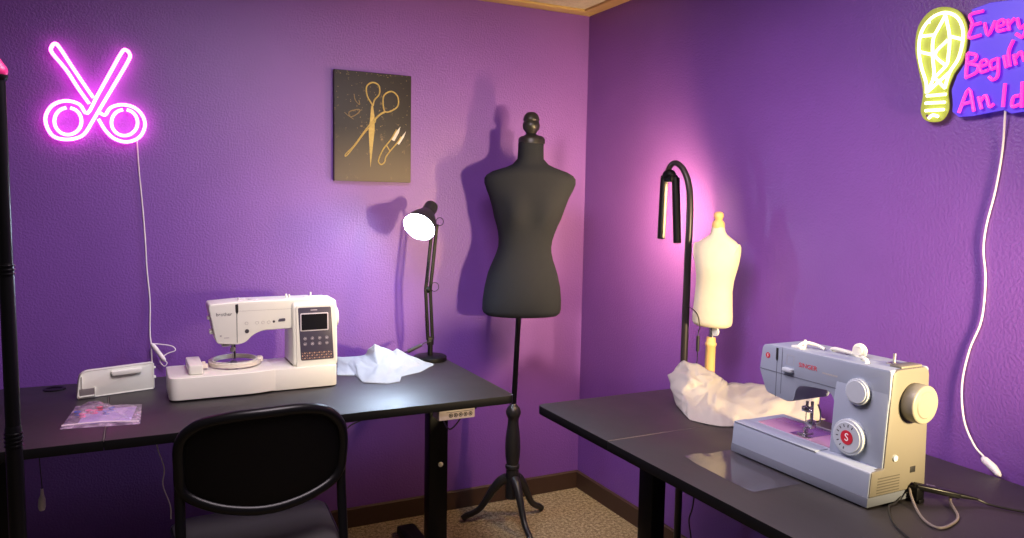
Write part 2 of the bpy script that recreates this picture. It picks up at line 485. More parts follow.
# ================================================================= standing desks
def make_desk(label):
    d = thing('standing_desk', label, 'desk', (-1.724, -0.5455, 0), 0, 'black standing desks along the walls')
    L, W = 0.87, 0.3875
    o1 = round_poly([(-L, -W), (-0.4362, -W), (-0.4362, W), (-L, W)], [0.03, 0.001, 0.001, 0.03], 5)
    o2 = round_poly([(-0.4348, -W), (L, -W), (L, W), (-0.4348, W)], [0.001, 0.03, 0.03, 0.001], 5)
    for oo in (o1, o2):
        top = G().prism(oo, TH - 0.03, TH, 'xy', 0.0025).build('desktop', M['laminate'], d)
        top.data.materials.append(M['side_shade'])              # sides and underside: their shade put into a darker copy of the top
        for p in top.data.polygons: p.material_index = 0 if p.normal.z > 0.5 else 1
    G().box(-0.4361, -0.4349, -W + 0.003, W - 0.003, TH - 0.004, TH + 0.00015).build('seam_edge', M['worn_seam'], d)
    g = G()
    for y in (-0.09, 0.09): g.box(-0.70, 0.70, y - 0.02, y + 0.02, TH - 0.072, TH - 0.031, 0.003)
    g.build('frame_rail', M['black_metal'], d)
    for s in (-1, 1):
        x = s * 0.716
        lg = G().box(x - 0.04, x + 0.04, -0.03, 0.03, 0.03, 0.70, 0.006).build('leg', M['black_metal'], d)
        G().box(x - 0.034, x + 0.034, -0.024, 0.024, 0.70, TH - 0.05, 0.004).build('inner_column', M['black_metal'], lg)
        G().prism(round_poly([(x - 0.042, -0.37), (x + 0.042, -0.37), (x + 0.042, 0.385), (x - 0.042, 0.385)], 0.02), 0.006, 0.04, 'xy', 0.005).build('foot', M['black_metal'], d)
        G().box(x - 0.03, x + 0.03, -0.33, 0.33, TH - 0.052, TH - 0.031, 0.004).build('support_arm', M['black_metal'], d)
        if s > 0:
            G().lathe([(0.0, 0.0), (0.010, 0.0), (0.010, 0.003), (0.006, 0.006), (0.0, 0.006)], 16, T(x + 0.008, -0.030, 0.452) @ RX(PI / 2)).build('bolt_cap', M['white_plastic'], lg)
    # hand controller with five round buttons hung under the front edge
    cp = G().box(0.583, 0.719, -0.372, -0.31, TH - 0.068, TH - 0.0305, 0.004).build('hand_controller', M['controller'], d)
    for k in range(5):
        x = 0.627 + k * 0.0185
        g = G().torus((x, -0.3725, TH - 0.052), 0.0064, 0.0013, 'Y', 20, 6)
        g.sphere((x, -0.3722, TH - 0.052), 0.0035, 1, 0.35, 1, 10, 6)
        g.build('button', M['slot'], cp)
    G().box(0.610, 0.712, -0.3728, -0.3718, TH - 0.041, TH - 0.0395).build('legend_strip', M['dark_print'], cp)
    # cable grommet
    gr = G().lathe([(0.024, 0.0), (0.036, 0.0), (0.036, 0.003), (0.032, 0.0045), (0.024, 0.003)], 28, T(-0.612, 0.318, TH), cap=False)
    gr.lathe([(0.0, 0.001), (0.025, 0.001)], 28, T(-0.612, 0.318, TH), cap=False)
    gr.build('cable_grommet', M['black_gloss'], d)
    return d

def copy_tree(o, parent=None):
    c = o.copy(); C.objects.link(c); c.parent = parent
    for ch in list(o.children): copy_tree(ch, c)
    return c

desk = make_desk('black standing desk under the pink scissors sign, carrying the embroidery sewing machine')
desk_r = copy_tree(desk)
desk_r.location = (-0.4545, -1.941, 0); desk_r.rotation_euler = (0, 0, -PI / 2)
desk_r['label'] = 'black standing desk along the right wall, carrying the grey sewing machine'

# ================================================================= chair
def make_chair():
    c = thing('stacking_chair', 'black chair with rounded backrest seen from behind, pushed in at the left desk', 'chair', (-1.742, -1.10, 0))
    out = [(-0.229, 0.735), (-0.226, 0.815), (-0.186, 0.862), (-0.110, 0.884), (-0.005, 0.891), (0.104, 0.889), (0.173, 0.868), (0.216, 0.822), (0.229, 0.772),
           (0.229, 0.715), (0.222, 0.668), (0.185, 0.632), (0.098, 0.603), (-0.004, 0.592), (-0.112, 0.608), (-0.190, 0.640), (-0.224, 0.675)]
    def yb(x, z): return -0.01 + 0.055 * (x / 0.24) ** 2 - (z - 0.74) * 0.16      # dished and a little reclined
    rim = [(x, yb(x, z), z) for x, z in out]
    G().tube(rim, 0.0165, n=12, closed=True, smooth=5, flat=1.0).build('backrest_rim', M['black_gloss'], c)
    cen = catmull([(x, z, 0) for x, z in out], 5, True)
    rings_f, rings_b = [], []
    bm = bmesh.new()
    lay = []
    for side in (-0.006, 0.022):
        prev = None
        for s in (1.0, 0.85, 0.6, 0.3, 0.0):
            if s == 0: rg = [bm.verts.new((0, yb(0, 0.74) + side + (0.006 if side > 0 else 0.0), 0.74))]
            else: rg = [bm.verts.new((q.x * s, yb(q.x * s, 0.74 + (q.y - 0.74) * s) + side * (1 if s < 1 else 0.3), 0.74 + (q.y - 0.74) * s)) for q in cen]
            if prev:
                n = len(prev)
                for k in range(n):
                    if len(rg) == 1: bm.faces.new((prev[k], prev[(k + 1) % n], rg[0]))
                    else: bm.faces.new((prev[k], prev[(k + 1) % n], rg[(k + 1) % n], rg[k]))
            else: lay.append(rg)
            prev = rg
    n = len(lay[0])
    for k in range(n): bm.faces.new((lay[0][k], lay[0][(k + 1) % n], lay[1][(k + 1) % n], lay[1][k]))
    bmesh.ops.recalc_face_normals(bm, faces=bm.faces)
    g = G(); g.bm.free(); g.bm = bm
    g.build('backrest_panel', M['black_plastic'], c)
    # seat cushion
    so = round_poly([(-0.222, 0.0), (0.222, 0.0), (0.250, 0.40), (-0.250, 0.40)], [0.06, 0.06, 0.08, 0.08], 6)
    rings = []
    for z, s in ((0.400, 0.95), (0.408, 1.0), (0.440, 1.0), (0.454, 0.985), (0.462, 0.94), (0.468, 0.8), (0.469, 0.5)):
        rings.append([Vector((x * s, 0.20 + (y - 0.20) * s, z - 0.01 * ((y - 0.1) / 0.3) ** 2)) for x, y in so])
    G().loft(rings).build('seat_cushion', M['black_vinyl'], c)
    G().tube([(x * 1.003, 0.20 + (y - 0.20) * 1.003, 0.447 - 0.01 * ((y - 0.1) / 0.3) ** 2) for x, y in so], 0.004, n=6, closed=True, smooth=0).build('seat_piping', M['black_gloss'], c)
    g = G()
    for x in (-0.15, 0.15): g.box(x - 0.012, x + 0.012, 0.01, 0.37, 0.372, 0.394, 0.003)
    for y in (0.03, 0.35): g.box(-0.235, 0.235, y - 0.01, y + 0.01, 0.374, 0.392, 0.003)
    g.build('seat_frame', M['black_metal'], c)
    for s in (-1, 1):
        G().tube([(s * 0.229, 0.044, 0.760), (s * 0.229, 0.050, 0.70), (s * 0.229, 0.052, 0.62), (s * 0.229, 0.035, 0.52), (s * 0.229, 0.012, 0.40), (s * 0.234, -0.055, 0.012)], 0.0145, n=12).build('leg', M['black_gloss'], c)
        G().tube([(s * 0.229, 0.030, 0.385), (s * 0.230, 0.30, 0.385), (s * 0.232, 0.36, 0.37), (s * 0.234, 0.385, 0.32), (s * 0.238, 0.42, 0.012)], 0.0125, n=12).build('leg', M['black_metal'], c)
    for s in (-1, 1):
        for y in (-0.056, 0.42):
            G().lathe([(0.0, 0.0), (0.014, 0.0), (0.015, 0.012), (0.012, 0.02), (0.0, 0.02)], 14, T(s * (0.234 if y < 0 else 0.238), y, 0)).build('foot_cap', M['black_plastic'], c)
    return c
make_chair()

# ================================================================= dress forms
def torso(rows, cx0, theta, depth_fn, wid, front_fn=None, n=48, axis='x', ex=2.25):
    """rows: (z, centre, half width); an ellipse-like ring at every height"""
    rings = []
    ct, st = math.cos(theta), math.sin(theta)
    for z, cc, hw in rows:
        a = hw * wid
        b = a * depth_fn(z)
        rg = []
        for k in range(n):
            t = 2 * PI * k / n
            c, s = math.cos(t), math.sin(t)
            x = a * math.copysign(abs(c) ** (2 / ex), c)
            y = b * math.copysign(abs(s) ** (2 / ex), s)
            if front_fn: y += front_fn(x, y, z)
            px, py = x * ct - y * st, x * st + y * ct
            rg.append((px + (cc - cx0 if axis == 'x' else 0), py + (cc - cx0 if axis == 'y' else 0), z))
        rings.append([Vector(q) for q in rg])
    return rings

def interp(tab):
    def f(z):
        if z <= tab[0][0]: return tab[0][1]
        for (a, va), (b, vb) in zip(tab, tab[1:]):
            if z <= b: return va + (vb - va) * (z - a) / (b - a)
        return tab[-1][1]
    return f

def make_black_form():
    f = thing('dress_form', 'tall black cloth dress form on a black wooden tripod stand in the corner', 'mannequin', (-0.529, -0.28, 0))
    BF = [(1.763, -0.4653, 0.0625), (1.7203, -0.4654, 0.0636), (1.6901, -0.4660, 0.0655), (1.6664, -0.4646, 0.0891), (1.6526, -0.4650, 0.1209), (1.6332, -0.4670, 0.186), (1.6171, -0.4661, 0.2165), (1.6012, -0.4658, 0.2285), (1.5788, -0.4655, 0.2284), (1.552, -0.4663, 0.2176), (1.5164, -0.4691, 0.1993), (1.4716, -0.471, 0.1826), (1.4223, -0.4745, 0.1671), (1.3909, -0.4769, 0.1533), (1.3594, -0.4796, 0.1426), (1.3279, -0.4836, 0.1352), (1.2962, -0.4868, 0.1329), (1.2689, -0.4901, 0.138), (1.2369, -0.4930, 0.1492), (1.2048, -0.4942, 0.1631), (1.175, -0.4952, 0.1749), (1.113, -0.495, 0.1903), (1.0533, -0.4964, 0.1982), (1.012, -0.4973, 0.1986), (0.9959, -0.4964, 0.1934), (0.9845, -0.4950, 0.1775), (0.980, -0.4950, 0.12)]
    dep = interp([(0.98, 0.64), (1.05, 0.66), (1.2, 0.72), (1.3, 0.76), (1.40, 0.68), (1.50, 0.55), (1.58, 0.42), (1.62, 0.42), (1.65, 0.58), (1.69, 0.95), (1.77, 0.96)])
    def bust(x, y, z):
        if y > 0: return 0.0
        w = math.exp(-((abs(x) - 0.072) / 0.05) ** 2) * math.exp(-((z - 1.455) / 0.055) ** 2)
        return -0.038 * w - 0.012 * math.exp(-(x / 0.1) ** 2) * math.exp(-((z - 1.09) / 0.09) ** 2)
    G().loft(torso(BF, -0.529, R(-21), dep, 0.905, bust)).build('torso', M['black_cloth'], f, angle=60)
    tilt = lambda o: T(o[0], o[1], o[2])
    lean = T(0, 0, 0.54) @ RY(R(2.3)) @ T(0, 0, -0.54)
    # neck cap and turned finial
    G().lathe([(0.0, 1.758), (0.060, 1.758), (0.060, 1.776), (0.056, 1.784), (0.050, 1.790), (0.030, 1.796), (0.0, 1.797)], 32, T(0.0665, 0, 0)).build('neck_cap', M['black_wood'], f)
    fin = [(0.0, 1.792), (0.030, 1.7945), (0.022, 1.802), (0.0265, 1.8102), (0.0365, 1.823), (0.0398, 1.838), (0.0365, 1.850), (0.0335, 1.8565), (0.0365, 1.861), (0.0365, 1.868), (0.034, 1.8752), (0.030, 1.8852), (0.022, 1.893), (0.0135, 1.8975), (0.0, 1.8995)]
    G().lathe(fin, 28, T(0.063, 0, 0)).build('finial', M['black_wood'], f)
    G().lathe([(0.0, 0.54), (0.0122, 0.54), (0.0122, 1.02), (0.0, 1.02)], 18, lean).build('pole', M['pole_black'], f)
    post = [(0.0, 0.574), (0.0124, 0.574), (0.0191, 0.566), (0.028, 0.556), (0.0345, 0.542), (0.0345, 0.530), (0.031, 0.516), (0.0258, 0.507), (0.0245, 0.497), (0.026, 0.475), (0.0296, 0.45), (0.034, 0.41), (0.0355, 0.37), (0.034, 0.33), (0.0286, 0.298), (0.0275, 0.29), (0.0334, 0.286), (0.0334, 0.272), (0.0286, 0.266), (0.031, 0.21), (0.031, 0.13), (0.0, 0.13)]
    G().lathe(post, 28).build('turned_post', M['black_wood'], f)
    for ang, rr in ((R(149), 0.227), (R(19), 0.207), (R(266), 0.222)):
        pr = [(0.024, 0.222), (0.052, 0.205), (0.085, 0.165), (0.115, 0.115), (0.145, 0.070), (0.178, 0.045), (0.205, 0.032), (0.222, 0.017)]
        k = rr / 0.222
        pts = [(math.cos(ang) * r * k, math.sin(ang) * r * k, z) for r, z in pr]
        G().tube(pts, [0.022, 0.021, 0.0175, 0.0145, 0.013, 0.0125, 0.0135, 0.0145], n=12, smooth=5, flat=1.15).build('tripod_leg', M['black_wood'], f)
    return f
make_black_form()

def make_cream_form():
    f = thing('dress_form', 'small cream linen dress form with wooden finial standing on the right desk', 'mannequin', (-0.15, -1.1585, TH))
    f.scale = (1.027, 1.027, 1.027); f.location.z = TH - 0.0188
    k = 0.665
    CF = [(1.4239, -1.2219, 0.0303), (1.4055, -1.2235, 0.0339), (1.3947, -1.2260, 0.0418), (1.3832, -1.2263, 0.0632), (1.3714, -1.2238, 0.0906), (1.3599, -1.2227, 0.1093), (1.3453, -1.2221, 0.118), (1.3219, -1.2222, 0.1193), (1.2987, -1.2225, 0.1137), (1.2736, -1.2214, 0.1066), (1.2484, -1.2195, 0.0993), (1.2266, -1.2165, 0.0954), (1.1898, -1.2129, 0.0937), (1.1396, -1.2115, 0.0986), (1.1018, -1.2109, 0.1025), (1.0798, -1.2112, 0.1025), (1.0674, -1.2123, 0.0967), (1.061, -1.2145, 0.079), (1.058, -1.2145, 0.04)]
    rows = [(z - TH, c * 1.0, hw * k) for z, c, hw in CF]
    dep = interp([(0.25, 0.70), (0.40, 0.76), (0.47, 0.70), (0.535, 0.55), (0.56, 0.52), (0.58, 0.75), (0.60, 0.96), (0.63, 0.96)])
    def chest(x, y, z):
        return -0.008 * math.exp(-(x / 0.06) ** 2) * math.exp(-((z - 0.47) / 0.06) ** 2) if y < 0 else 0.0
    G().loft(torso(rows, -1.2145, R(-66), dep, 1.06, chest, axis='y', ex=2.3)).build('torso', M['cream_cloth'], f, angle=60)
    for sgn in (-1, 1):
        mx = RZ(R(-66)) @ T(sgn * 0.0655, 0.0, 0.516) @ RY(R(sgn * 10)) @ Matrix.Diagonal((1, 0.029, 0.045, 1)) @ RY(PI / 2)
        G().lathe([(0.0, -0.011), (1.0, -0.011), (1.0, 0.009), (0.94, 0.0115), (0.0, 0.012)], 36, T(0, -0.006, 0) @ mx).build('armhole_plate', M['cream_cloth'], f)
    b = T(0, -0.008, 0)
    G().lathe([(0.0, 0.612), (0.0215, 0.612), (0.0225, 0.618), (0.0225, 0.628), (0.019, 0.636), (0.0125, 0.642), (0.0145, 0.647), (0.0178, 0.655), (0.0172, 0.663), (0.013, 0.6685), (0.007, 0.6715), (0.0, 0.672)], 26, b).build('finial', M['wood'], f)
    G().lathe([(0.0, 0.20), (0.0105, 0.20), (0.0105, 0.27), (0.0, 0.27)], 18, T(0, 0.002, 0)).build('metal_pole', M['chrome'], f)
    G().lathe([(0.0, 0.034), (0.021, 0.034), (0.0185, 0.07), (0.0175, 0.183), (0.0205, 0.187), (0.0205, 0.194), (0.0175, 0.198), (0.0165, 0.213), (0.015, 0.217), (0.0, 0.217)], 24, T(0, 0.006, 0)).build('wooden_post', M['wood'], f)
    G().lathe([(0.0, 0.0184), (0.075, 0.0184), (0.075, 0.027), (0.068, 0.034), (0.0, 0.036)], 36, T(0, 0.006, 0)).build('base', M['wood'], f)
    G().lathe([(0.0, -0.003), (0.016, -0.003), (0.016, 0.003), (0.0, 0.003)], 20, T(-0.012, -0.030, 0.243) @ RY(PI / 2)).build('height_knob', M['white_plastic'], f)
    return f
make_cream_form()
# ================================================================= lamps
def make_desk_lamp():
    d = thing('desk_lamp', 'black jointed desk lamp switched on at the right end of the left desk', 'lamp', (-0.928, -0.254, TH + 0.0006))
    G().lathe([(0.0, 0.0), (0.072, 0.0), (0.073, 0.004), (0.072, 0.016), (0.066, 0.020), (0.0, 0.021)], 40).build('base', M['black_metal'], d)
    g = G().lathe([(0.0, 0.02), (0.011, 0.02), (0.011, 0.075), (0.0, 0.075)], 16)
    g.box(-0.014, 0.014, -0.009, 0.009, 0.066, 0.102, 0.003)
    g.build('stem', M['black_metal'], d)
    K = Vector((-0.012, 0.0, 0.308))                 # elbow
    Hd = Vector((0.018, 0.004, 0.590))               # where the head hangs
    B = Vector((0.0, 0.0, 0.090))
    def arm(a, b, off):
        g = G()
        for s in (-1, 1): g.tube([a + Vector((s * off, 0, 0)), b + Vector((s * off, 0, 0))], 0.0056, n=8, smooth=0, flat=1.4)
        return g
    la = arm(B, K, 0.0105).build('lower_arm', M['black_metal'], d)
    ua = arm(K, Hd, 0.0105).build('upper_arm', M['black_metal'], d)
    def spring(a, b, r, turns):
        a = Vector(a); b = Vector(b); ax = (b - a); u = ax.normalized().orthogonal().normalized(); v = ax.normalized().cross(u)
        m = turns * 8
        pts = [a + ax * (i / m) + (u * math.cos(i * PI / 4) + v * math.sin(i * PI / 4)) * r for i in range(m + 1)]
        return G().tube(pts, 0.0012, n=5, smooth=0)
    spring(B + Vector((-0.018, -0.006, 0.03)), B + Vector((-0.024, -0.006, 0.115)), 0.0045, 18).build('spring', M['black_metal'], la)
    spring(K + Vector((-0.006, -0.008, 0.03)), K + Vector((0.000, -0.008, 0.13)), 0.0045, 20).build('spring', M['black_metal'], ua)
    g = G().sphere(K, 0.012, 1, 1, 1.2); g.torus(K + Vector((0.028, -0.006, 0.012)), 0.019, 0.0016, 'Y')
    g.build('elbow_joint', M['black_metal'], d)
    # head: bell shade on its axis
    ax = Vector((-0.557, -0.538, -0.565)).normalized()
    apc = Vector((-1.010, -0.330, 1.385)) - Vector((-0.928, -0.254, TH))
    q = Vector((0, 0, 1)).rotation_difference(ax).to_matrix().to_4x4()
    mx = T(*apc) @ q
    sh = G().lathe([(0.0, -0.158), (0.020, -0.157), (0.028, -0.150), (0.030, -0.140), (0.030, -0.098), (0.035, -0.088), (0.050, -0.062), (0.062, -0.032), (0.070, 0.0),
                    (0.0685, 0.0), (0.0605, -0.032), (0.0485, -0.061), (0.033, -0.086), (0.0, -0.088)], 40, mx, cap=False).build('lamp_shade', M['shade_black'], d)
    G().lathe([(0.0680, -0.001), (0.0600, -0.032), (0.0480, -0.0605), (0.0325, -0.0855), (0.0, -0.0870)], 40, mx, cap=False).build('shade_lining', M['shade_inside'], sh)
    G().lathe([(0.022, -0.080), (0.030, -0.070), (0.046, -0.040), (0.055, -0.018), (0.059, -0.002), (0.056, 0.010), (0.046, 0.022), (0.028, 0.031), (0.0, 0.035)], 36, mx, cap=False).build('light_bulb', M['bulb'], d)
    cap_c = apc - ax * 0.115
    g = G().tube([Hd, Hd + Vector((-0.004, 0, 0.03)), cap_c], 0.006, n=8, smooth=3)
    g.torus(Hd + Vector((0.018, -0.012, 0.012)), 0.017, 0.0016, 'Y')
    g.build('head_joint', M['black_metal'], d)
    g = G().tube([(0.0, -0.012, 0.085), (-0.03, -0.01, 0.078), (-0.048, -0.014, 0.068)], 0.0022, n=6)
    g.tube([(-0.045, -0.014, 0.072), (-0.103, -0.006, 0.046)], [0.0075, 0.009], n=10, smooth=0)
    g.tube([(-0.103, -0.006, 0.046), (-0.125, 0.03, 0.030), (-0.14, 0.06, 0.010), (-0.19, 0.068, 0.0032)], 0.0022, n=6)
    g.build('cord_switch', M['cable_black'], d)
make_desk_lamp()

def ring_marks(g, r, zc, n=4, pitch=0.009):
    for k in range(n):
        g.lathe([(r, -0.0022), (r + 0.0024, -0.0012), (r + 0.0024, 0.0012), (r, 0.0022)], 22, T(0, 0, zc + (k - (n - 1) / 2) * pitch), cap=False)

def make_twin_lamp():
    d = thing('floor_lamp', 'black gooseneck floor lamp with two hanging light tubes beside the cream dress form', 'lamp', (-0.192, -1.0537, 0.0555))
    d.scale = (0.963, 0.963, 0.963)
    G().lathe([(0.0, -0.0575), (0.095, -0.0575), (0.096, -0.051), (0.090, -0.040), (0.03, -0.030), (0.0, -0.030)], 36).build('base', M['black_metal'], d)
    G().lathe([(0.0, -0.04), (0.0145, -0.04), (0.0145, 1.10), (0.0, 1.10)], 20).build('pole', M['pole_brown'], d)
    neck = [(0, 0, 1.08), (0.0, 0.0, 1.30), (0.0, -0.001, 1.48), (-0.001, 0.010, 1.575), (-0.004, 0.042, 1.635), (-0.008, 0.082, 1.662), (-0.012, 0.112, 1.655), (-0.014, 0.128, 1.632)]
    G().tube(neck, [0.0145, 0.0145, 0.014, 0.013, 0.012, 0.0115, 0.011, 0.011], n=14).build('gooseneck', M['pole_brown'], d)
    J = Vector((-0.015, 0.116, 1.612))
    g = G().sphere(J + Vector((0, 0, 0.004)), 0.024, 1.0, 1.35, 0.95)
    g.box(J.x - 0.018, J.x + 0.018, J.y - 0.036, J.y + 0.036, J.z - 0.024, J.z + 0.004, 0.006)
    hub = g.build('hub', M['black_plastic'], d)
    out = Vector((-0.5, -0.87, 0)).normalized()
    for a, b, face in (((-0.020, 0.1400, 1.604), (-0.052, 0.106, 1.360), (-0.10, 0.99, 0.0)), ((-0.004, 0.0880, 1.604), (-0.022, 0.0410, 1.346), (0.08, 0.99, 0.0))):
        a = Vector(a); b = Vector(b); dr = (b - a).normalized(); fc = Vector(face); fc = (fc - dr * fc.dot(dr)).normalized(); sd = dr.cross(fc)
        rot = Matrix((sd, fc, dr)).transposed().to_4x4()
        mx = T(*a) @ rot
        L = (b - a).length
        # a round tube with one flat side for the light strip
        prof = [(0.0160 * math.cos(t), 0.0160 * math.sin(t)) for t in [R(x) for x in range(125, 416, 15)]]
        tb = G().prism(prof, 0.0, L, 'xy', 0.0015, 1, mx).build('light_tube', M['black_plastic'], d)
        G().box(-0.0085, 0.0085, 0.0124, 0.0136, 0.022, L - 0.022, 0, 1, mx).build('led_strip', M['led_warm'], tb)
    # cord with an in-line switch hanging beside the pole
    g = G().tube([(0.0, -0.012, 1.10), (-0.03, -0.10, 1.085), (-0.078, -0.176, 1.048), (-0.080, -0.172, 1.03), (-0.080, -0.1712, 1.006)], 0.0018, n=6)
    g.tube([(-0.080, -0.1712, 1.012), (-0.080, -0.1716, 0.955)], 0.0062, n=10, smooth=0)
    g.tube([(-0.080, -0.1716, 0.955), (-0.079, -0.165, 0.90), (-0.075, -0.12, 0.86), (-0.03, -0.06, 0.74), (-0.0, -0.02, 0.5)], 0.0018, n=6)
    g.build('cord_switch', M['cable_black'], d)
make_twin_lamp()

def make_left_lamp():
    d = thing('floor_lamp', 'black telescopic floor lamp pole standing at the far left edge, pink cap on top', 'lamp', (-2.3125, -1.40, 0))
    G().lathe([(0.0, 0.0), (0.125, 0.0), (0.126, 0.006), (0.118, 0.020), (0.03, 0.030), (0.0, 0.030)], 40).build('base', M['black_metal'], d)
    g = G().lathe([(0.0, 0.02), (0.0172, 0.02), (0.0163, 0.93), (0.0163, 0.99), (0.0150, 0.996), (0.0, 0.996)], 24)
    ring_marks(g, 0.0161, 0.966, 4)
    g.build('lower_pole', M['pole_black'], d)
    g = G().lathe([(0.0, 0.99), (0.0148, 0.99), (0.0144, 1.345), (0.0132, 1.350), (0.0, 1.350)], 24)
    ring_marks(g, 0.0142, 1.335, 3)
    g.build('middle_pole', M['pole_black'], d)
    G().lathe([(0.0, 1.345), (0.0130, 1.345), (0.0127, 1.742), (0.0, 1.742)], 24).build('upper_pole', M['pole_black'], d)
    g = G().tube([(0.000, 0, 1.750), (-0.035, 0.01, 1.80), (-0.09, 0.03, 1.83)], [0.0175, 0.0165, 0.014], n=16, smooth=4)
    g.sphere((0.000, 0, 1.750), 0.0175)
    g.build('head_cap', M['pink_cap'], d)
    G().lathe([(0.0, 1.732), (0.0150, 1.732), (0.0172, 1.738), (0.0172, 1.742), (0.0, 1.744)], 22).build('cap_collar', M['black_plastic'], d)
make_left_lamp()

# ================================================================= wall pieces
SC = [[[-2.2075, 1.8351], [-2.2413, 1.8884], [-2.2782, 1.9529], [-2.3207, 2.0096], [-2.3231, 2.0293], [-2.3113, 2.0444], [-2.2972, 2.032], [-2.2622, 1.9719], [-2.2288, 1.9159], [-2.1934, 1.8584]], [[-2.2265, 1.7222], [-2.1957, 1.776], [-2.1721, 1.8197], [-2.1213, 1.9134], [-2.0717, 2.0079], [-2.0678, 2.0326], [-2.0814, 2.0456], [-2.0956, 2.0325], [-2.1365, 1.9525], [-2.1788, 1.8685], [-2.2148, 1.7989], [-2.2391, 1.8301], [-2.2816, 1.8403], [-2.3243, 1.8222], [-2.3484, 1.7812], [-2.3459, 1.7419], [-2.3278, 1.7096], [-2.2974, 1.6988], [-2.2608, 1.7025]], [[-2.2695, 1.8157], [-2.2536, 1.8097], [-2.2415, 1.7967], [-2.2352, 1.7789], [-2.2358, 1.7591], [-2.2431, 1.7404], [-2.256, 1.7258], [-2.2724, 1.7177], [-2.2897, 1.7173], [-2.3051, 1.7247], [-2.3162, 1.7385], [-2.3214, 1.7567], [-2.3198, 1.7763], [-2.3117, 1.7944], [-2.2983, 1.8081], [-2.2818, 1.8153]], [[-2.178, 1.8076], [-2.1567, 1.7965], [-2.1374, 1.8248], [-2.1004, 1.8392], [-2.0578, 1.8322], [-2.0285, 1.8022], [-2.0219, 1.7612], [-2.0422, 1.7195], [-2.0842, 1.6998], [-2.1266, 1.7095], [-2.1566, 1.7396], [-2.1788, 1.7806]], [[-2.0827, 1.8216], [-2.0663, 1.8156], [-2.0539, 1.8028], [-2.0474, 1.7851], [-2.0478, 1.7654], [-2.0552, 1.7468], [-2.0684, 1.7324], [-2.0851, 1.7243], [-2.1027, 1.7239], [-2.1185, 1.7312], [-2.13, 1.7449], [-2.1353, 1.7629], [-2.1338, 1.7824], [-2.1256, 1.8004], [-2.1121, 1.814], [-2.0952, 1.8211]]]
def make_scissor_sign():
    bx, bz = -2.19, 1.70
    d = thing('neon_sign', 'glowing pink neon sign of open scissors on the left wall', 'neon sign', (bx, 0, bz))
    L = lambda q, y: (q[0] - bx, y, q[1] - bz)
    closed = [False, True, False, False, False]
    for st, cl in zip(SC, closed):
        G().tube([L(q, -0.030) for q in st], 0.0062, n=8, closed=cl, smooth=4).build('neon_tube', M['white_pink_neon'], d)
    # clear backing cut close round the tubes, and the stand-off screws
    g = G()
    for st, cl in zip(SC, closed):
        g.tube([L(q, -0.020) for q in st], 0.010, n=8, closed=cl, smooth=3, flat=0.3)
    g.build('acrylic_backing', M['clear'], d)
    for q in ((-2.2816, 1.8403), (-2.1004, 1.8392), (-2.3207, 2.0096), (-2.0717, 2.0079)):
        G().cyl(L(q, -0.022), L(q, 0.0), 0.004, n=10).build('standoff_screw', M['chrome'], d)
    cord = [(-2.0501, 1.7099, -0.02), (-2.0458, 1.5947, -0.008), (-2.0381, 1.4786, -0.006), (-2.0307, 1.3417, -0.007), (-2.0267, 1.2035, -0.006), (-2.0188, 1.0838, -0.008), (-2.0215, 0.9636, -0.012), (-2.0193, 0.914, -0.030), (-2.0180, 0.86, -0.032), (-2.018, 0.78, -0.034), (-2.02, 0.60, -0.036)]
    cd_ = G().tube([(x - bx, y, z - bz) for x, z, y in cord], 0.0024, n=8).build('power_cord', M['cable_white'], d)
    dim = G().tube([(-2.0193 - bx, -0.036, 0.914 - bz), (-2.0089 - bx, -0.040, 0.9014 - bz), (-1.9775 - bx, -0.040, 0.8506 - bz), (-1.9700 - bx, -0.038, 0.839 - bz)], [0.003, 0.0085, 0.0085, 0.004], n=10, smooth=3)
    dim.tube([(x - bx, -0.034, z - bz) for x, z in ((-1.9700, 0.839), (-1.9634, 0.8291), (-1.9740, 0.8181), (-1.9886, 0.8393), (-1.975, 0.858), (-1.9589, 0.8694), (-1.932, 0.8790), (-1.9437, 0.8968), (-1.9871, 0.9079), (-2.0193, 0.912))], 0.0020, n=6)
    dim.build('inline_dimmer', M['cable_white'], cd_)
make_scissor_sign()

BULB = [[[-1.8709, 1.8287], [-1.8672, 1.8598], [-1.849, 1.9066], [-1.8378, 1.9596], [-1.8434, 2.0062], [-1.8707, 2.0379], [-1.9095, 2.0451], [-1.9457, 2.0259], [-1.9653, 1.9897], [-1.9668, 1.9507], [-1.9575, 1.9101], [-1.9357, 1.8773], [-1.9246, 1.8357]], [[-1.9135, 2.039], [-1.8946, 2.0065], [-1.8807, 1.9791], [-1.8819, 1.932], [-1.8897, 1.8737], [-1.8722, 1.832]], [[-1.914, 2.0324], [-1.9285, 1.9771], [-1.929, 1.9211], [-1.9237, 1.8975], [-1.8915, 1.8687]], [[-1.8444, 1.9924], [-1.8792, 1.9894]], [[-1.8431, 1.9484], [-1.8817, 1.934]], [[-1.9285, 1.9771], [-1.9645, 1.9627]], [[-1.9235, 1.9681], [-1.889, 1.9342], [-1.9237, 1.8975]], [[-1.8898, 1.8717], [-1.9254, 1.8356]], [[-1.9343, 1.8775], [-1.8723, 1.8306]], [[-1.8715, 1.8205], [-1.9294, 1.8185]], [[-1.8693, 1.8003], [-1.9282, 1.7967]], [[-1.8708, 1.779], [-1.9268, 1.7768]], [[-1.882, 1.7561], [-1.8939, 1.7645], [-1.9109, 1.7589]]]
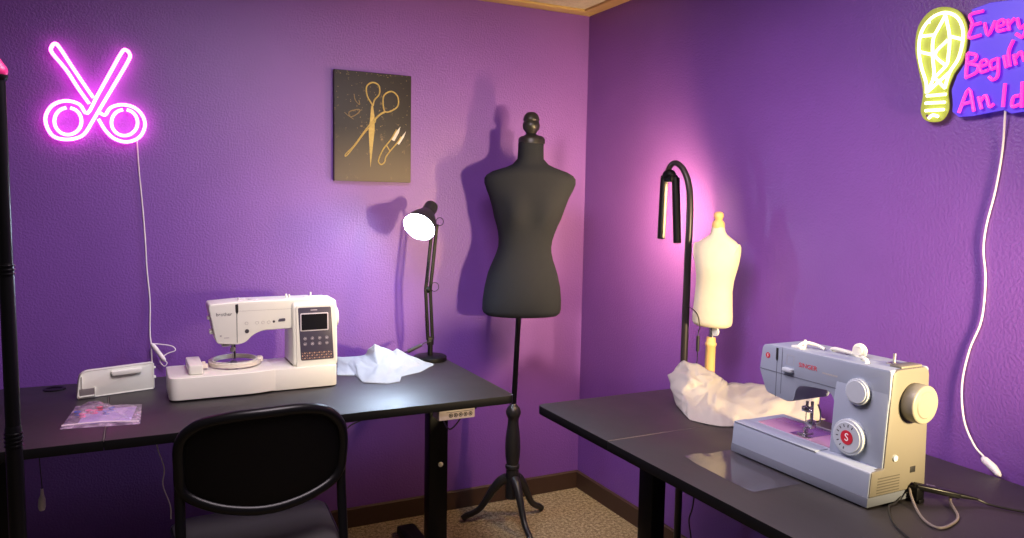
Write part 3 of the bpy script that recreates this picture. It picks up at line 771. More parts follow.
LET = [[[-2.0185, 2.0267], [-1.9829, 2.0234], [-1.9914, 1.9975], [-1.9839, 1.9637], [-2.0167, 1.9641]], [[-1.9863, 1.9946], [-2.0143, 1.9961]], [[-2.0241, 1.9942], [-2.0361, 1.9605], [-2.0525, 1.9948]], [[-2.0601, 1.9766], [-2.0764, 1.9808], [-2.0706, 1.993], [-2.0593, 1.9872], [-2.0602, 1.9673], [-2.0805, 1.9665]], [[-2.0836, 1.9916], [-2.0899, 1.9629]], [[-2.087, 1.9775], [-2.1017, 1.991]], [[-2.1077, 1.9897], [-2.1168, 1.9638], [-2.1309, 1.9713]], [[-2.1325, 1.9889], [-2.1273, 1.9408], [-2.1077, 1.9504]], [[-1.9836, 1.9221], [-1.9834, 1.8608]], [[-1.9836, 1.9221], [-2.0074, 1.9131], [-2.0051, 1.8994], [-1.9876, 1.8944], [-2.0141, 1.884], [-2.0108, 1.8667], [-1.9817, 1.8565]], [[-2.0228, 1.8808], [-2.0385, 1.8848], [-2.0345, 1.8961], [-2.0219, 1.8924], [-2.0231, 1.8668], [-2.0429, 1.8684]], [[-2.0649, 1.8951], [-2.0483, 1.8896], [-2.051, 1.8704], [-2.0658, 1.8745]], [[-2.0666, 1.8973], [-2.0693, 1.8522], [-2.0576, 1.8413], [-2.0462, 1.8503]], [[-2.0812, 1.9], [-2.0897, 1.8678]], [[-2.1028, 1.9361], [-2.0928, 1.9073], [-2.0987, 1.8696]], [[-2.1055, 1.8991], [-2.1135, 1.8716]], [[-2.1099, 1.888], [-2.1231, 1.9023], [-2.1331, 1.8784]], [[-1.9702, 1.7634], [-1.994, 1.8252], [-2.0124, 1.7639]], [[-1.9814, 1.7864], [-2.0065, 1.7902]], [[-2.0221, 1.8013], [-2.0323, 1.7683]], [[-2.0276, 1.7879], [-2.0414, 1.8023], [-2.0531, 1.7726], [-2.0641, 1.7777]], [[-2.0896, 1.8277], [-2.0885, 1.7677]], [[-2.1283, 1.7923], [-2.1136, 1.7897], [-2.1123, 1.7665], [-2.1329, 1.7705]], [[-2.1329, 1.8264], [-2.1354, 1.7611]]]
def make_bulb_sign():
    by, bz = -2.0, 1.745
    d = thing('neon_sign', 'yellow light bulb and pink lettering neon sign on the right wall', 'neon sign', (0, by, bz))
    L = lambda q, x: (x, q[0] - by, q[1] - bz)
    for st in BULB:
        G().tube([L(q, -0.030) for q in st], 0.0042, n=8, smooth=4).build('bulb_tube', M['yellow_neon'], d)
    words = [('Every', LET[:8]), ('Begin', LET[8:17]), ('An_Id', LET[17:])]
    # the rest of each line runs on past the frame
    extra = [
        [[(-2.150, 2.020), (-2.152, 1.968), (-2.162, 1.966)], [(-2.142, 1.998), (-2.164, 1.998)], [(-2.176, 2.022), (-2.176, 1.966)], [(-2.176, 1.985), (-2.188, 1.994), (-2.196, 1.968)]],
        [[(-2.166, 1.895), (-2.150, 1.892), (-2.152, 1.880), (-2.166, 1.876), (-2.152, 1.868)], [(-2.184, 1.90), (-2.188, 1.87), (-2.198, 1.886), (-2.206, 1.87), (-2.214, 1.90)]],
        [[(-2.150, 1.778), (-2.164, 1.780), (-2.160, 1.790), (-2.150, 1.785), (-2.152, 1.768), (-2.168, 1.768)], [(-2.196, 1.790), (-2.180, 1.788), (-2.180, 1.768), (-2.196, 1.772)], [(-2.198, 1.792), (-2.200, 1.766)]]]
    for (w, sts), ex in zip(words, extra):
        g = G()
        for st in sts + ex:
            g.tube([L(q, -0.030) for q in st], 0.0046, n=8, smooth=4)
        g.build('lettering_line', M['letter_neon'], d)
    BB = [[-1.8538, 1.8348], [-1.8336, 1.9062], [-1.8197, 1.9634], [-1.8252, 2.0242], [-1.8598, 2.0612], [-1.9065, 2.0626], [-1.9498, 2.039], [-1.9718, 1.9958], [-1.974, 1.9471], [-1.9651, 1.9032], [-1.9427, 1.8704], [-1.9304, 1.829], [-1.9361, 1.7785], [-1.915, 1.7469], [-1.871, 1.7507], [-1.8502, 1.7802]]
    o1 = [(q.x - by, q.y - bz) for q in catmull([(a, b, 0) for a, b in BB], 4, True)]
    G().prism(o1, -0.0225, -0.0185, 'yz', 0.001, 1).build('bulb_backing', M['yellow_glow'], d)
    BL = [(-1.9805, 2.040), (-2.03, 2.047), (-2.10, 2.040), (-2.17, 2.050), (-2.225, 2.04), (-2.232, 1.95), (-2.228, 1.80), (-2.20, 1.745), (-2.15, 1.752), (-2.106, 1.7491), (-2.0868, 1.7603), (-2.0042, 1.7522), (-1.965, 1.753), (-1.945, 1.770), (-1.9455, 1.79), (-1.939, 1.83), (-1.952, 1.868), (-1.974, 1.90), (-1.983, 1.945), (-1.981, 2.00)]
    G().prism([(a - by, b - bz) for a, b in BL], -0.0215, -0.0185, 'yz', 0.001, 1).build('lettering_backing', M['blue_glow'], d)
    for q in ((-1.862, 2.028), (-1.873, 1.765), (-2.21, 2.03), (-2.21, 1.77)):
        G().cyl(L(q, -0.024), L(q, 0.0), 0.004, n=10).build('standoff_screw', M['chrome'], d)
    cord = [(-2.0862, 1.761, -0.015), (-2.081, 1.6573, -0.006), (-2.0705, 1.5521, -0.006), (-2.0535, 1.4581, -0.006), (-2.0504, 1.3903, -0.006), (-2.0617, 1.3096, -0.006), (-2.0589, 1.1997, -0.006), (-2.0321, 1.1118, -0.006), (-2.0196, 1.0104, -0.008), (-2.0351, 0.9146, -0.012), (-2.0738, 0.8564, -0.022), (-2.108, 0.834, -0.030)]
    cd_ = G().tube([(x, y - by, z - bz) for y, z, x in cord], 0.0027, n=8).build('power_cord', M['cable_white'], d)
    G().tube([(-0.030, -2.106 - by, 0.8345 - bz), (-0.036, -2.114 - by, 0.8290 - bz), (-0.046, -2.142 - by, 0.8195 - bz), (-0.056, -2.163 - by, 0.8095 - bz), (-0.060, -2.171 - by, 0.807 - bz)], [0.0035, 0.0098, 0.0105, 0.0075, 0.002], n=12, smooth=3).build('cord_plug', M['cable_white'], cd_)
make_bulb_sign()

def make_picture():
    x0, x1, z0, z1 = -1.289, -0.944, 1.575, 2.048
    d = thing('canvas_picture', 'black canvas print of golden scissors on the left wall above the desk lamp', 'picture', (x0, 0, z0))
    G().box(0, x1 - x0, -0.030, -0.002, 0, z1 - z0, 0.002).build('canvas', M['canvas'], d)
    L = lambda q: (q[0] - x0, -0.0302, q[1] - z0)
    def line(g, st, r, closed=False): g.tube([L(q) for q in st], r, n=6, closed=closed, smooth=4, flat=1.0)
    def flat(g, st):
        g.prism([(q[0] - x0, q[1] - z0) for q in st], -0.0308, -0.0299, 'xz')
    big = G()
    line(big, [[-1.1255, 1.8950], [-1.1233, 1.9094], [-1.1449, 1.9442], [-1.1481, 1.9854], [-1.1234, 2.0051], [-1.0941, 1.9951], [-1.0907, 1.9588], [-1.1125, 1.9311], [-1.12, 1.9045]], 0.0034)
    line(big, [[-1.0632, 1.8822], [-1.0742, 1.9182], [-1.0689, 1.9553], [-1.0359, 1.9736], [-1.008, 1.9548], [-1.0045, 1.918], [-1.0245, 1.8954]], 0.0034, True)
    flat(big, [(-1.128, 1.905), (-1.1195, 1.905), (-1.113, 1.862), (-1.112, 1.800), (-1.1306, 1.636), (-1.1385, 1.798), (-1.131, 1.86)])
    line(big, [(-1.064, 1.884), (-1.090, 1.868), (-1.120, 1.838)], 0.0045)
    line(big, [(-1.118, 1.842), (-1.160, 1.790), (-1.205, 1.728), (-1.2409, 1.690), (-1.236, 1.684), (-1.195, 1.735), (-1.150, 1.795), (-1.110, 1.835)], 0.0024, True)
    big.build('scissors_print', M['gold'], d)
    sn = G()
    line(sn, [[-1.012, 1.808], [-1.0351, 1.7676], [-1.0737, 1.7179], [-1.0940, 1.672], [-1.090, 1.656], [-1.0791, 1.6518], [-1.066, 1.664], [-1.0571, 1.6921], [-1.0071, 1.753], [-0.990, 1.778]], 0.0030)
    line(sn, [(-1.058, 1.737), (-1.042, 1.712)], 0.0026)
    s = sn.build('snips_print', M['gold'], d)
    bl = G()
    flat(bl, [(-1.040, 1.765), (-0.994, 1.823), (-1.001, 1.795), (-1.022, 1.757)])
    flat(bl, [(-1.012, 1.748), (-0.968, 1.803), (-0.978, 1.776), (-1.000, 1.742)])
    bl.build('snip_blade_print', M['silver_print'], s)
    ndl = G()
    line(ndl, [[-1.2248, 1.8713], [-1.193, 1.8838], [-1.177, 1.8818], [-1.193, 1.8631], [-1.2195, 1.851]], 0.0022, True)
    line(ndl, [[-1.2036, 1.95], [-1.1983, 1.9247], [-1.1792, 1.9054], [-1.1823, 1.9259]], 0.0018)
    line(ndl, [[-1.245, 1.868], [-1.225, 1.853], [-1.205, 1.842]], 0.0015)
    ndl.build('thimble_print', M['gold_dim'], d)
    rnd = random.Random(4)
    sp = G()
    for k in range(70):
        a = rnd.uniform(0, 2 * PI); r = abs(rnd.gauss(0, 0.05))
        cx, cz = rnd.choice([(-1.15, 1.96), (-1.09, 1.86), (-1.03, 1.90), (-1.17, 1.82), (-1.2, 1.88)])
        x = cx + math.cos(a) * r - x0; z = cz + math.sin(a) * r - z0
        w = rnd.uniform(0.0008, 0.0022)
        if 0.01 < x < 0.33 and 0.01 < z < 0.46:
            sp.box(x - w, x + w, -0.0304, -0.0299, z - w, z + w)
    for k in range(36):
        e = rnd.choice([0, 0, 1, 2]); 
        x = rnd.uniform(0.004, 0.34) if e == 0 else rnd.uniform(0.003, 0.02) if e == 1 else rnd.uniform(0.29, 0.342)
        z = rnd.uniform(0.455, 0.471) if e == 0 else rnd.uniform(0.25, 0.47)
        sp.box(x - rnd.uniform(0.001, 0.005), x + 0.001, -0.0304, -0.0299, z - 0.0008, z + rnd.uniform(0.0006, 0.002))
    sp.build('speckle_print', M['gold_dim'], d)['kind'] = 'stuff'
make_picture()
# ================================================================= sewing machines
def gear(r, n, d):
    o = []
    for k in range(n * 2):
        a = 2 * PI * k / (n * 2)
        rr = r if k % 2 else r - d
        o.append((rr * math.cos(a), rr * math.sin(a)))
    return o

FRONT = RX(PI / 2)          # flat drawing (x, y) -> upright, facing -y

def make_white_machine():
    d = thing('sewing_machine', 'white embroidery sewing machine with a dark screen panel on the left desk', 'sewing machine', (-1.974, -0.545, TH + 0.0006), R(0.6))
    # body: base, column and arm in one moulding
    g = G()
    g.prism(round_poly([(0.33, -0.022), (0.567, -0.022), (0.575, 0.185), (0.33, 0.185)], [0.002, 0.02, 0.03, 0.002], 5), 0.004, 0.079, 'xy', 0.0015, 2)
    g.prism(round_poly([(0.012, 0.076), (0.004, 0.09), (0.014, 0.295), (0.028, 0.319), (0.150, 0.321), (0.176, 0.300), (0.182, 0.076)], [0.001, 0.004, 0.006, 0.016, 0.03, 0.02, 0.001], 5), 0.413, 0.576, 'yz', 0.010, 3)
    arm = round_poly([(0.131, 0.306), (0.134, 0.318), (0.232, 0.324), (0.50, 0.324), (0.50, 0.222), (0.405, 0.218), (0.310, 0.216), (0.278, 0.203), (0.252, 0.176), (0.224, 0.170), (0.160, 0.177), (0.153, 0.188)],
                     [0.006, 0.008, 0.02, 0.008, 0.008, 0.01, 0.02, 0.02, 0.014, 0.012, 0.012, 0.010], 4)
    g.prism(arm, 0.030, 0.150, 'xz', 0.004, 3)
    body = g.build('body', M['white_plastic'], d)
    G().box(0.30, 0.54, 0.03, 0.17, 0.0, 0.005, 0.001).build('rubber_foot', M['slot'], d)
    # embroidery unit with its carriage and hoop
    eo = round_poly([(-0.003, 0.172), (-0.003, -0.042), (0.275, -0.042), (0.345, -0.0225), (0.345, 0.172)], [0.02, 0.035, 0.05, 0.004, 0.004], 6)
    eu = G().prism(eo, 0.005, 0.083, 'xy', 0.0035, 3).build('embroidery_unit', M['white_plastic'], d)
    for x, y in ((0.03, 0.01), (0.25, 0.01), (0.03, 0.15), (0.25, 0.15)): G().lathe([(0, 0), (0.008, 0), (0.008, 0.006), (0, 0.006)], 12, T(x, y, 0)).build('unit_foot', M['slot'], eu)
    cr = round_poly([(0.061, -0.012), (0.107, -0.012), (0.107, 0.150), (0.061, 0.150)], 0.007, 4)
    ca = G().prism(cr, 0.084, 0.116, 'xy', 0.004, 2).build('carriage', M['white_plastic'], d)
    G().box(0.107, 0.128, 0.05, 0.072, 0.090, 0.104, 0.002).box(0.110, 0.122, 0.078, 0.090, 0.090, 0.108, 0.002).build('hoop_clamp', M['cream_plastic'], ca)
    def oval(a, b, n=40): return [(0.224 + a * math.cos(2 * PI * k / n), 0.112 + b * math.sin(2 * PI * k / n)) for k in range(n)]
    def band(a, b, t, z0, z1):
        g = G(); n = 40
        o = oval(a, b); i = oval(a - t, b - t)
        bm = g.bm
        vs = [[bm.verts.new((x, y, z)) for x, y in q] for q, z in ((o, z0), (o, z1), (i, z1), (i, z0))]
        for r in range(4):
            A, B_ = vs[r], vs[(r + 1) % 4]
            for k in range(n): bm.faces.new((A[k], A[(k + 1) % n], B_[(k + 1) % n], B_[k]))
        bmesh.ops.recalc_face_normals(bm, faces=bm.faces)
        return g
    hp = band(0.090, 0.098, 0.008, 0.0895, 0.102).build('embroidery_hoop', M['cream_plastic'], d, angle=50)
    band(0.0805, 0.0885, 0.006, 0.0900, 0.106).build('inner_ring', M['white_plastic'], hp, angle=50)
    G().box(0.300, 0.322, 0.096, 0.128, 0.090, 0.108, 0.004).build('hoop_screw_block', M['cream_plastic'], hp)
    # control panel
    lean = math.atan2(0.010, 0.21)
    def PM(x, z, y=0.0): # a point on the leaning panel face
        yy = 0.004 + (z - 0.09) * (0.010 / 0.21)
        return T(x, yy + y, z) @ RX(-lean)
    pn = round_poly([(0.424, 0.074), (0.569, 0.074), (0.566, 0.303), (0.424, 0.303)], 0.008, 4)
    def onpanel(outl, y0, y1, bev=0.0):
        return G().prism([(x, z - 0.09) for x, z in outl], y0, y1, 'xz', bev, 2, T(0, 0.004, 0.09) @ RX(-lean))
    cp = onpanel(pn, -0.006, 0.010, 0.003).build('control_panel', M['white_plastic'], d)
    onpanel(round_poly([(0.439, 0.101), (0.559, 0.101), (0.551, 0.295), (0.431, 0.295)], 0.006, 4), -0.0072, -0.0055, 0.0005).build('panel_face', M['panel_grey'], cp)
    sf = onpanel(round_poly([(0.4385, 0.2085), (0.5405, 0.2085), (0.5405, 0.2745), (0.4385, 0.2745)], 0.004, 3), -0.0086, -0.0065, 0.0004).build('screen_bezel', M['frame_light'], cp)
    onpanel(round_poly([(0.4425, 0.2125), (0.5365, 0.2125), (0.5365, 0.2705), (0.4425, 0.2705)], 0.002, 3), -0.0092, -0.008).build('screen', M['screen'], sf)
    onpanel([(0.476, 0.2835), (0.500, 0.2835), (0.500, 0.2865), (0.476, 0.2865)], -0.0076, -0.007).build('panel_mark', M['icon'], cp)
    rnd = random.Random(3)
    for r_, z in enumerate((0.1815, 0.1615)):
        for k in range(4):
            x = 0.4545 + k * 0.0265
            g = G()
            g.torus((0, 0, 0), 0.0052, 0.0005, 'Y', 16, 5)
            g.bm.transform(PM(x, z, -0.0076))
            g.prism([(a * 0.0030, b * 0.0022) for a, b in ((-1, -1), (0.2 * k - 0.2, -1), (1, 0.2 * k - 0.3), (0.6, 1), (-0.6, 0.7))], -0.0006, 0.0, 'xz', 0, 1, PM(x, z, -0.0073))
            g.build('panel_button', M['icon'], cp)
    g = G()
    for row in range(3):
        for k in range(13):
            x = 0.4445 + k * 0.0087; z = 0.128 - row * 0.0095
            s = 0.0032
            shape = [(-s, 0), (0, s), (s, 0), (0, -s)] if (k + row) % 2 else [(-s, s * 0.6), (-s, s), (s, -s * 0.6), (s, -s)]
            g.prism([(a, b) for a, b in shape], -0.0005, 0.0, 'xz', 0, 1, PM(x, z, -0.0073))
    g.build('stitch_chart', M['stitch_tan'], cp)
    # front of the arm
    G().text('brother', 0.017, 0.0003, T(0.181, 0.0297, 0.281) @ FRONT).build('brand_lettering', M['dark_print'], d)
    g = G().box(0.2225, 0.2245, 0.0292, 0.031, 0.178, 0.313)
    g.build('cover_seam', M['dark_print'], d)
    G().prism([(0.2185, 0.314), (0.2285, 0.316), (0.2285, 0.288), (0.2240, 0.278), (0.2195, 0.288)], 0.0285, 0.034, 'xz').build('thread_slot', M['slot'], d)
    G().box(0.231, 0.4135, 0.0294, 0.031, 0.290, 0.2908).build('panel_line', M['faint_print'], d)
    for k, x in enumerate((0.256, 0.292, 0.312, 0.332)):
        G().torus((x, 0.0297, 0.2455), 0.0052, 0.0006, 'Y', 14, 5).build('key_icon', M['faint_print'], d)
    G().lathe([(0, 0), (0.0075, 0), (0.0065, 0.0015), (0, 0.0018)], 18, T(0.257, 0.0298, 0.217) @ FRONT).build('start_button', M['dark_print'], d)
    G().lathe([(0, 0), (0.0045, 0), (0.0035, 0.0012), (0, 0.0014)], 14, T(0.350, 0.0298, 0.2465) @ FRONT).build('reverse_button', M['dark_print'], d)
    G().prism(round_poly([(0.364, 0.245), (0.390, 0.246), (0.390, 0.257), (0.368, 0.256)], 0.004, 3), 0.0285, 0.0302, 'xz').build('speed_slider', M['panel_grey'], d)
    G().box(0.166, 0.172, 0.0293, 0.0302, 0.202, 0.208).box(0.180, 0.197, 0.0295, 0.0302, 0.196, 0.1985).build('face_print', M['faint_print'], d)
    # left side lugs
    G().box(0.128, 0.139, 0.05, 0.075, 0.262, 0.274, 0.002).build('thread_cutter', M['white_plastic'], d)
    G().box(0.135, 0.148, 0.05, 0.08, 0.210, 0.226, 0.002).build('threader_lever', M['white_plastic'], d)
    # needle, clamp and foot
    nb = G().cyl((0.214, 0.085, 0.178), (0.214, 0.085, 0.135), 0.0042).box(0.206, 0.224, 0.078, 0.092, 0.138, 0.152, 0.002).cyl((0.214, 0.085, 0.14), (0.214, 0.085, 0.092), 0.0012)
    nb.build('needle_bar', M['steel'], d)
    G().box(0.176, 0.205, 0.06, 0.11, 0.160, 0.178, 0.003).box(0.210, 0.236, 0.07, 0.1, 0.164, 0.176, 0.002).build('thread_guide', M['steel'], d)
    pf = G().cyl((0.222, 0.092, 0.172), (0.222, 0.092, 0.108), 0.0036).box(0.207, 0.229, 0.073, 0.105, 0.091, 0.100, 0.003)
    pf.build('presser_foot', M['panel_grey'], d)
    G().box(0.193, 0.236, 0.05, 0.13, 0.082, 0.0885, 0.002).build('needle_plate', M['dark_print'], d)
    # handwheel
    G().prism(gear(0.036, 36, 0.0009), 0.576, 0.596, 'yz', 0.002, 2, T(0, 0.10, 0.243)).build('handwheel', M['white_plastic'], d)
    # things on top: thread guide, bobbin winder, spool cap
    g = G().box(0.236, 0.262, 0.08, 0.11, 0.322, 0.328, 0.002).cyl((0.235, 0.07, 0.322), (0.235, 0.07, 0.334), 0.003)
    g.lathe([(0, 0), (0.018, 0), (0.017, 0.004), (0, 0.0045)], 20, T(0.285, 0.085, 0.3225))
    g.build('top_thread_guide', M['frame_light'], d)
    g = G().cyl((0.405, 0.09, 0.32), (0.405, 0.09, 0.338), 0.0035).cyl((0.418, 0.10, 0.32), (0.418, 0.10, 0.335), 0.003)
    g.build('spool_pin', M['white_plastic'], d)
    g = G().cyl((0.497, 0.10, 0.318), (0.497, 0.10, 0.340), 0.003).box(0.470, 0.53, 0.085, 0.115, 0.318, 0.326, 0.003)
    g.lathe([(0, 0), (0.014, 0), (0.012, 0.006), (0, 0.007)], 18, T(0.532, 0.10, 0.320))
    g.build('bobbin_winder', M['white_plastic'], d)
    return d
make_white_machine()

def make_grey_machine():
    d = thing('sewing_machine', 'grey mechanical sewing machine with round dials and red lettering on the right desk', 'sewing machine', (-0.572, -1.728, TH + 0.0006), -PI / 2)
    X1 = 0.444
    g = G()
    g.prism(round_poly([(0.001, 0.026), (0.006, 0.088), (0.198, 0.088), (0.200, 0.026)], [0.001, 0.006, 0.006, 0.001], 3), 0.0, X1, 'yz', 0.003, 2)
    arm = round_poly([(0.038, 0.242), (0.045, 0.310), (0.064, 0.317), (X1, 0.321), (X1, 0.150), (0.292, 0.150), (0.292, 0.214), (0.274, 0.234), (0.228, 0.231), (0.184, 0.226), (0.170, 0.214), (0.163, 0.180), (0.140, 0.174), (0.066, 0.183)],
                     [0.006, 0.01, 0.01, 0.008, 0.008, 0.008, 0.012, 0.016, 0.01, 0.012, 0.010, 0.008, 0.008, 0.012], 4)
    g.prism(arm, 0.056, 0.190, 'xz', 0.003, 2)
    g.prism(round_poly([(0.046, 0.086), (0.058, 0.30), (0.188, 0.30), (0.194, 0.086)], 0.002, 2), 0.292, X1 - 0.001, 'yz', 0.004, 2)
    g.build('body', M['grey_plastic'], d)
    G().prism(round_poly([(-0.001, 0.004), (0.0005, 0.027), (0.2005, 0.027), (0.2005, 0.004)], 0.002, 2), -0.001, X1 + 0.001, 'yz', 0.002, 2).build('base_skirt', M['grey_plastic_dark'], d)
    for x, y in ((0.03, 0.02), (0.41, 0.02), (0.03, 0.18), (0.41, 0.18)): G().lathe([(0, 0), (0.009, 0), (0.009, 0.006), (0, 0.006)], 12, T(x, y, 0)).build('rubber_foot', M['slot'], d)
    # end cover, the warm lamp's tone put into its grey
    eo = round_poly([(0.0035, 0.028), (0.008, 0.087), (0.049, 0.089), (0.062, 0.312), (0.075, 0.321), (0.178, 0.321), (0.189, 0.308), (0.197, 0.087), (0.199, 0.028)], [0.002, 0.004, 0.004, 0.01, 0.008, 0.008, 0.01, 0.004, 0.002], 3)
    ec = G().prism(eo, X1 - 0.012, X1 + 0.0025, 'yz', 0.002, 2).build('end_cover', M['end_plastic'], d)
    g = G()
    for k in range(6):
        z = 0.034 + k * 0.0068
        g.box(X1 + 0.0018, X1 + 0.0029, 0.026 + 0.002 * k * 0.3, 0.105, z, z + 0.0026)
    g.build('vent_slots', M['vent'], ec)
    G().lathe([(0, 0), (0.0085, 0), (0.0075, 0.004), (0, 0.005)], 18, T(X1 + 0.0022, 0.083, 0.112) @ RY(PI / 2)).build('light_switch', M['dial'], ec)
    G().box(X1 + 0.002, X1 + 0.0032, 0.141, 0.160, 0.068, 0.083, 0.0005).build('power_socket', M['slot'], ec)
    hw = G().prism(gear(0.046, 48, 0.0008), X1 + 0.002, X1 + 0.036, 'yz', 0.004, 3, T(0, 0.135, 0.241))
    hw.lathe([(0.0, 0.0), (0.033, 0.0), (0.030, 0.0025), (0, 0.003)], 32, T(X1 + 0.0358, 0.135, 0.241) @ RY(PI / 2))
    hw.build('handwheel', M['wheel'], d)
    # front dials
    def dial(x, z, r, depth, nm):
        yf = 0.050 + (z - 0.09) * 0.045
        g = G().prism(gear(r, int(r * 1000), 0.0010), 0.0, depth, 'xy', 0.002, 2, T(x, yf + 0.006, z) @ FRONT)
        g.lathe([(0, depth), (r * 0.86, depth), (r * 0.82, depth + 0.0022), (0, depth + 0.0025)], 36, T(x, yf + 0.006, z) @ FRONT)
        return g.build(nm, M['dial'], d), yf + 0.006 - depth - 0.0025
    dial(0.364, 0.254, 0.0325, 0.020, 'stitch_length_dial')
    k2, yf = dial(0.352, 0.140, 0.044, 0.022, 'stitch_selector_dial')
    mk = G().lathe([(0, 0), (0.0175, 0), (0.0175, 0.0006), (0, 0.0008)], 28, T(0.352, yf, 0.140) @ FRONT)
    mk = mk.build('round_emblem', M['red'], k2)
    G().text('S', 0.027, 0.0003, T(0.352, yf - 0.0009, 0.140) @ FRONT).build('emblem_letter', M['white_print'], k2)
    g = G()
    for k in range(9):
        a = R(62 + k * 24)
        x = 0.352 + 0.0285 * math.cos(a); z = 0.140 + 0.0285 * math.sin(a)
        g.prism([(-0.0035, -0.0013), (0.003, -0.0013), (0.003, 0.0013), (-0.0035, 0.0013)], 0, 0.0004, 'xy', 0, 1, T(x, yf + 0.0004, z) @ FRONT @ RZ(a))
    g.build('dial_marks', M['dark_print'], k2)
    # arm details
    G().box(0.040, X1 - 0.013, 0.0553, 0.0575, 0.2445, 0.2465).build('band_line', M['grey_plastic_dark'], d)
    G().text('SINGER', 0.0165, 0.0004, T(0.205, 0.0557, 0.281) @ FRONT @ Matrix.Diagonal((1.08, 1.0, 1.0, 1.0))).build('brand_lettering', M['red'], d)
    g = G()
    for k in range(9): g.box(0.252 + k * 0.0052, 0.2555 + k * 0.0052, 0.0556, 0.057, 0.2735, 0.2775)
    g.build('model_print', M['faint_print'], d)
    lg = G().lathe([(0, 0), (0.0078, 0), (0.0078, 0.0006), (0, 0.0008)], 22, T(0.067, 0.0558, 0.286) @ FRONT)
    lo = lg.build('head_emblem', M['red'], d)
    G().text('S', 0.011, 0.0003, T(0.067, 0.0549, 0.286) @ FRONT).build('emblem_letter', M['white_print'], lo)
    G().prism([(0.0965, 0.312), (0.1035, 0.312), (0.1035, 0.282), (0.1000, 0.276), (0.0965, 0.282)], 0.0545, 0.060, 'xz').build('thread_slot', M['slot'], d)
    G().box(0.0993, 0.1008, 0.0553, 0.057, 0.178, 0.278).box(0.117, 0.1182, 0.0553, 0.057, 0.190, 0.316).build('cover_seam', M['grey_plastic_dark'], d)
    G().box(0.126, 0.160, 0.045, 0.062, 0.254, 0.266, 0.004, 3).build('buttonhole_lever', M['dial'], d)
    g = G()
    for a, b in (((0.134, 0.275), (0.158, 0.2755)), ((0.134, 0.300), (0.158, 0.3005)), ((0.134, 0.275), (0.1345, 0.300)), ((0.1575, 0.275), (0.158, 0.300))):
        g.box(a[0], b[0], 0.0556, 0.057, a[1], b[1])
    g.build('diagram_print', M['faint_print'], d)
    # bed, needle plate
    G().prism(round_poly([(0.030, 0.062), (0.288, 0.062), (0.288, 0.168), (0.030, 0.168)], 0.012, 4), 0.0865, 0.0892, 'xy', 0.0006).build('bed_plate', M['bed'], d)
    G().prism(round_poly([(0.145, 0.066), (0.205, 0.066), (0.205, 0.162), (0.145, 0.162)], 0.004, 3), 0.0888, 0.0900, 'xy', 0.0003).build('needle_plate', M['chrome'], d)
    G().box(0.003, 0.287, 0.004, 0.050, 0.0868, 0.0902, 0.0015).build('front_ledge', M['grey_plastic'], d)
    nb = G().cyl((0.172, 0.098, 0.178), (0.172, 0.098, 0.150), 0.0038).box(0.160, 0.184, 0.090, 0.106, 0.150, 0.164, 0.002).cyl((0.170, 0.098, 0.15), (0.170, 0.098, 0.095), 0.0012)
    nb.sphere((0.188, 0.098, 0.156), 0.005)
    nb.build('needle_bar', M['chrome'], d)
    pf = G().cyl((0.180, 0.108, 0.178), (0.180, 0.108, 0.110), 0.0042).box(0.172, 0.190, 0.098, 0.116, 0.106, 0.128, 0.002).box(0.160, 0.183, 0.078, 0.116, 0.0905, 0.0945, 0.001).box(0.168, 0.176, 0.09, 0.104, 0.094, 0.108, 0.001)
    pf.build('presser_foot', M['chrome'], d)
    g = G().tube([(0.190, 0.118, 0.172), (0.196, 0.122, 0.15), (0.198, 0.118, 0.125), (0.192, 0.112, 0.12)], 0.0022, n=6)
    g.build('threader_lever', M['steel'], d)
    # along the top
    wh = G().lathe([(0, -0.003), (0.0175, -0.003), (0.019, -0.001), (0.019, 0.001), (0.0175, 0.003), (0, 0.003)], 28, T(0.300, 0.128, 0.336) @ RX(PI / 2) @ RY(R(12)))
    wh.torus((0.300, 0.1245, 0.336), 0.010, 0.0012, 'Y', 20, 5)
    wh.build('bobbin_stop_wheel', M['white_plastic'], d)
    G().cyl((0.392, 0.135, 0.318), (0.392, 0.135, 0.346), 0.0034).box(0.380, 0.404, 0.122, 0.148, 0.319, 0.3235, 0.001).build('bobbin_winder_pin', M['steel'], d)
    g = G().tube([(0.135, 0.09, 0.318), (0.150, 0.10, 0.332), (0.172, 0.115, 0.330), (0.200, 0.12, 0.322)], 0.0042, n=8)
    g.box(0.128, 0.160, 0.075, 0.095, 0.317, 0.324, 0.002)
    g.cyl((0.152, 0.10, 0.318), (0.152, 0.10, 0.340), 0.0032)
    g.build('top_thread_guide', M['white_plastic'], d)
    g = G().tube([(0.205, 0.14, 0.321), (0.225, 0.13, 0.327), (0.262, 0.125, 0.327), (0.282, 0.135, 0.321)], 0.005, n=8)
    g.tube([(0.315, 0.12, 0.321), (0.33, 0.10, 0.327), (0.352, 0.085, 0.327), (0.362, 0.08, 0.320)], 0.005, n=8)
    g.build('carry_handle', M['white_plastic'], d)
    G().box(0.405, 0.438, 0.10, 0.175, 0.319, 0.326, 0.003).build('spool_rest', M['end_plastic'], d)
    return d
t_ = NT('polished_bed_wall_reflection')
t_.b.inputs['Base Color'].default_value = srgb(214, 172, 200); t_.b.inputs['Metallic'].default_value = 0.55; t_.b.inputs['Roughness'].default_value = 0.22  # the purple wall's reflection is put into the lilac base colour
M['bed'] = t_.m
make_grey_machine()

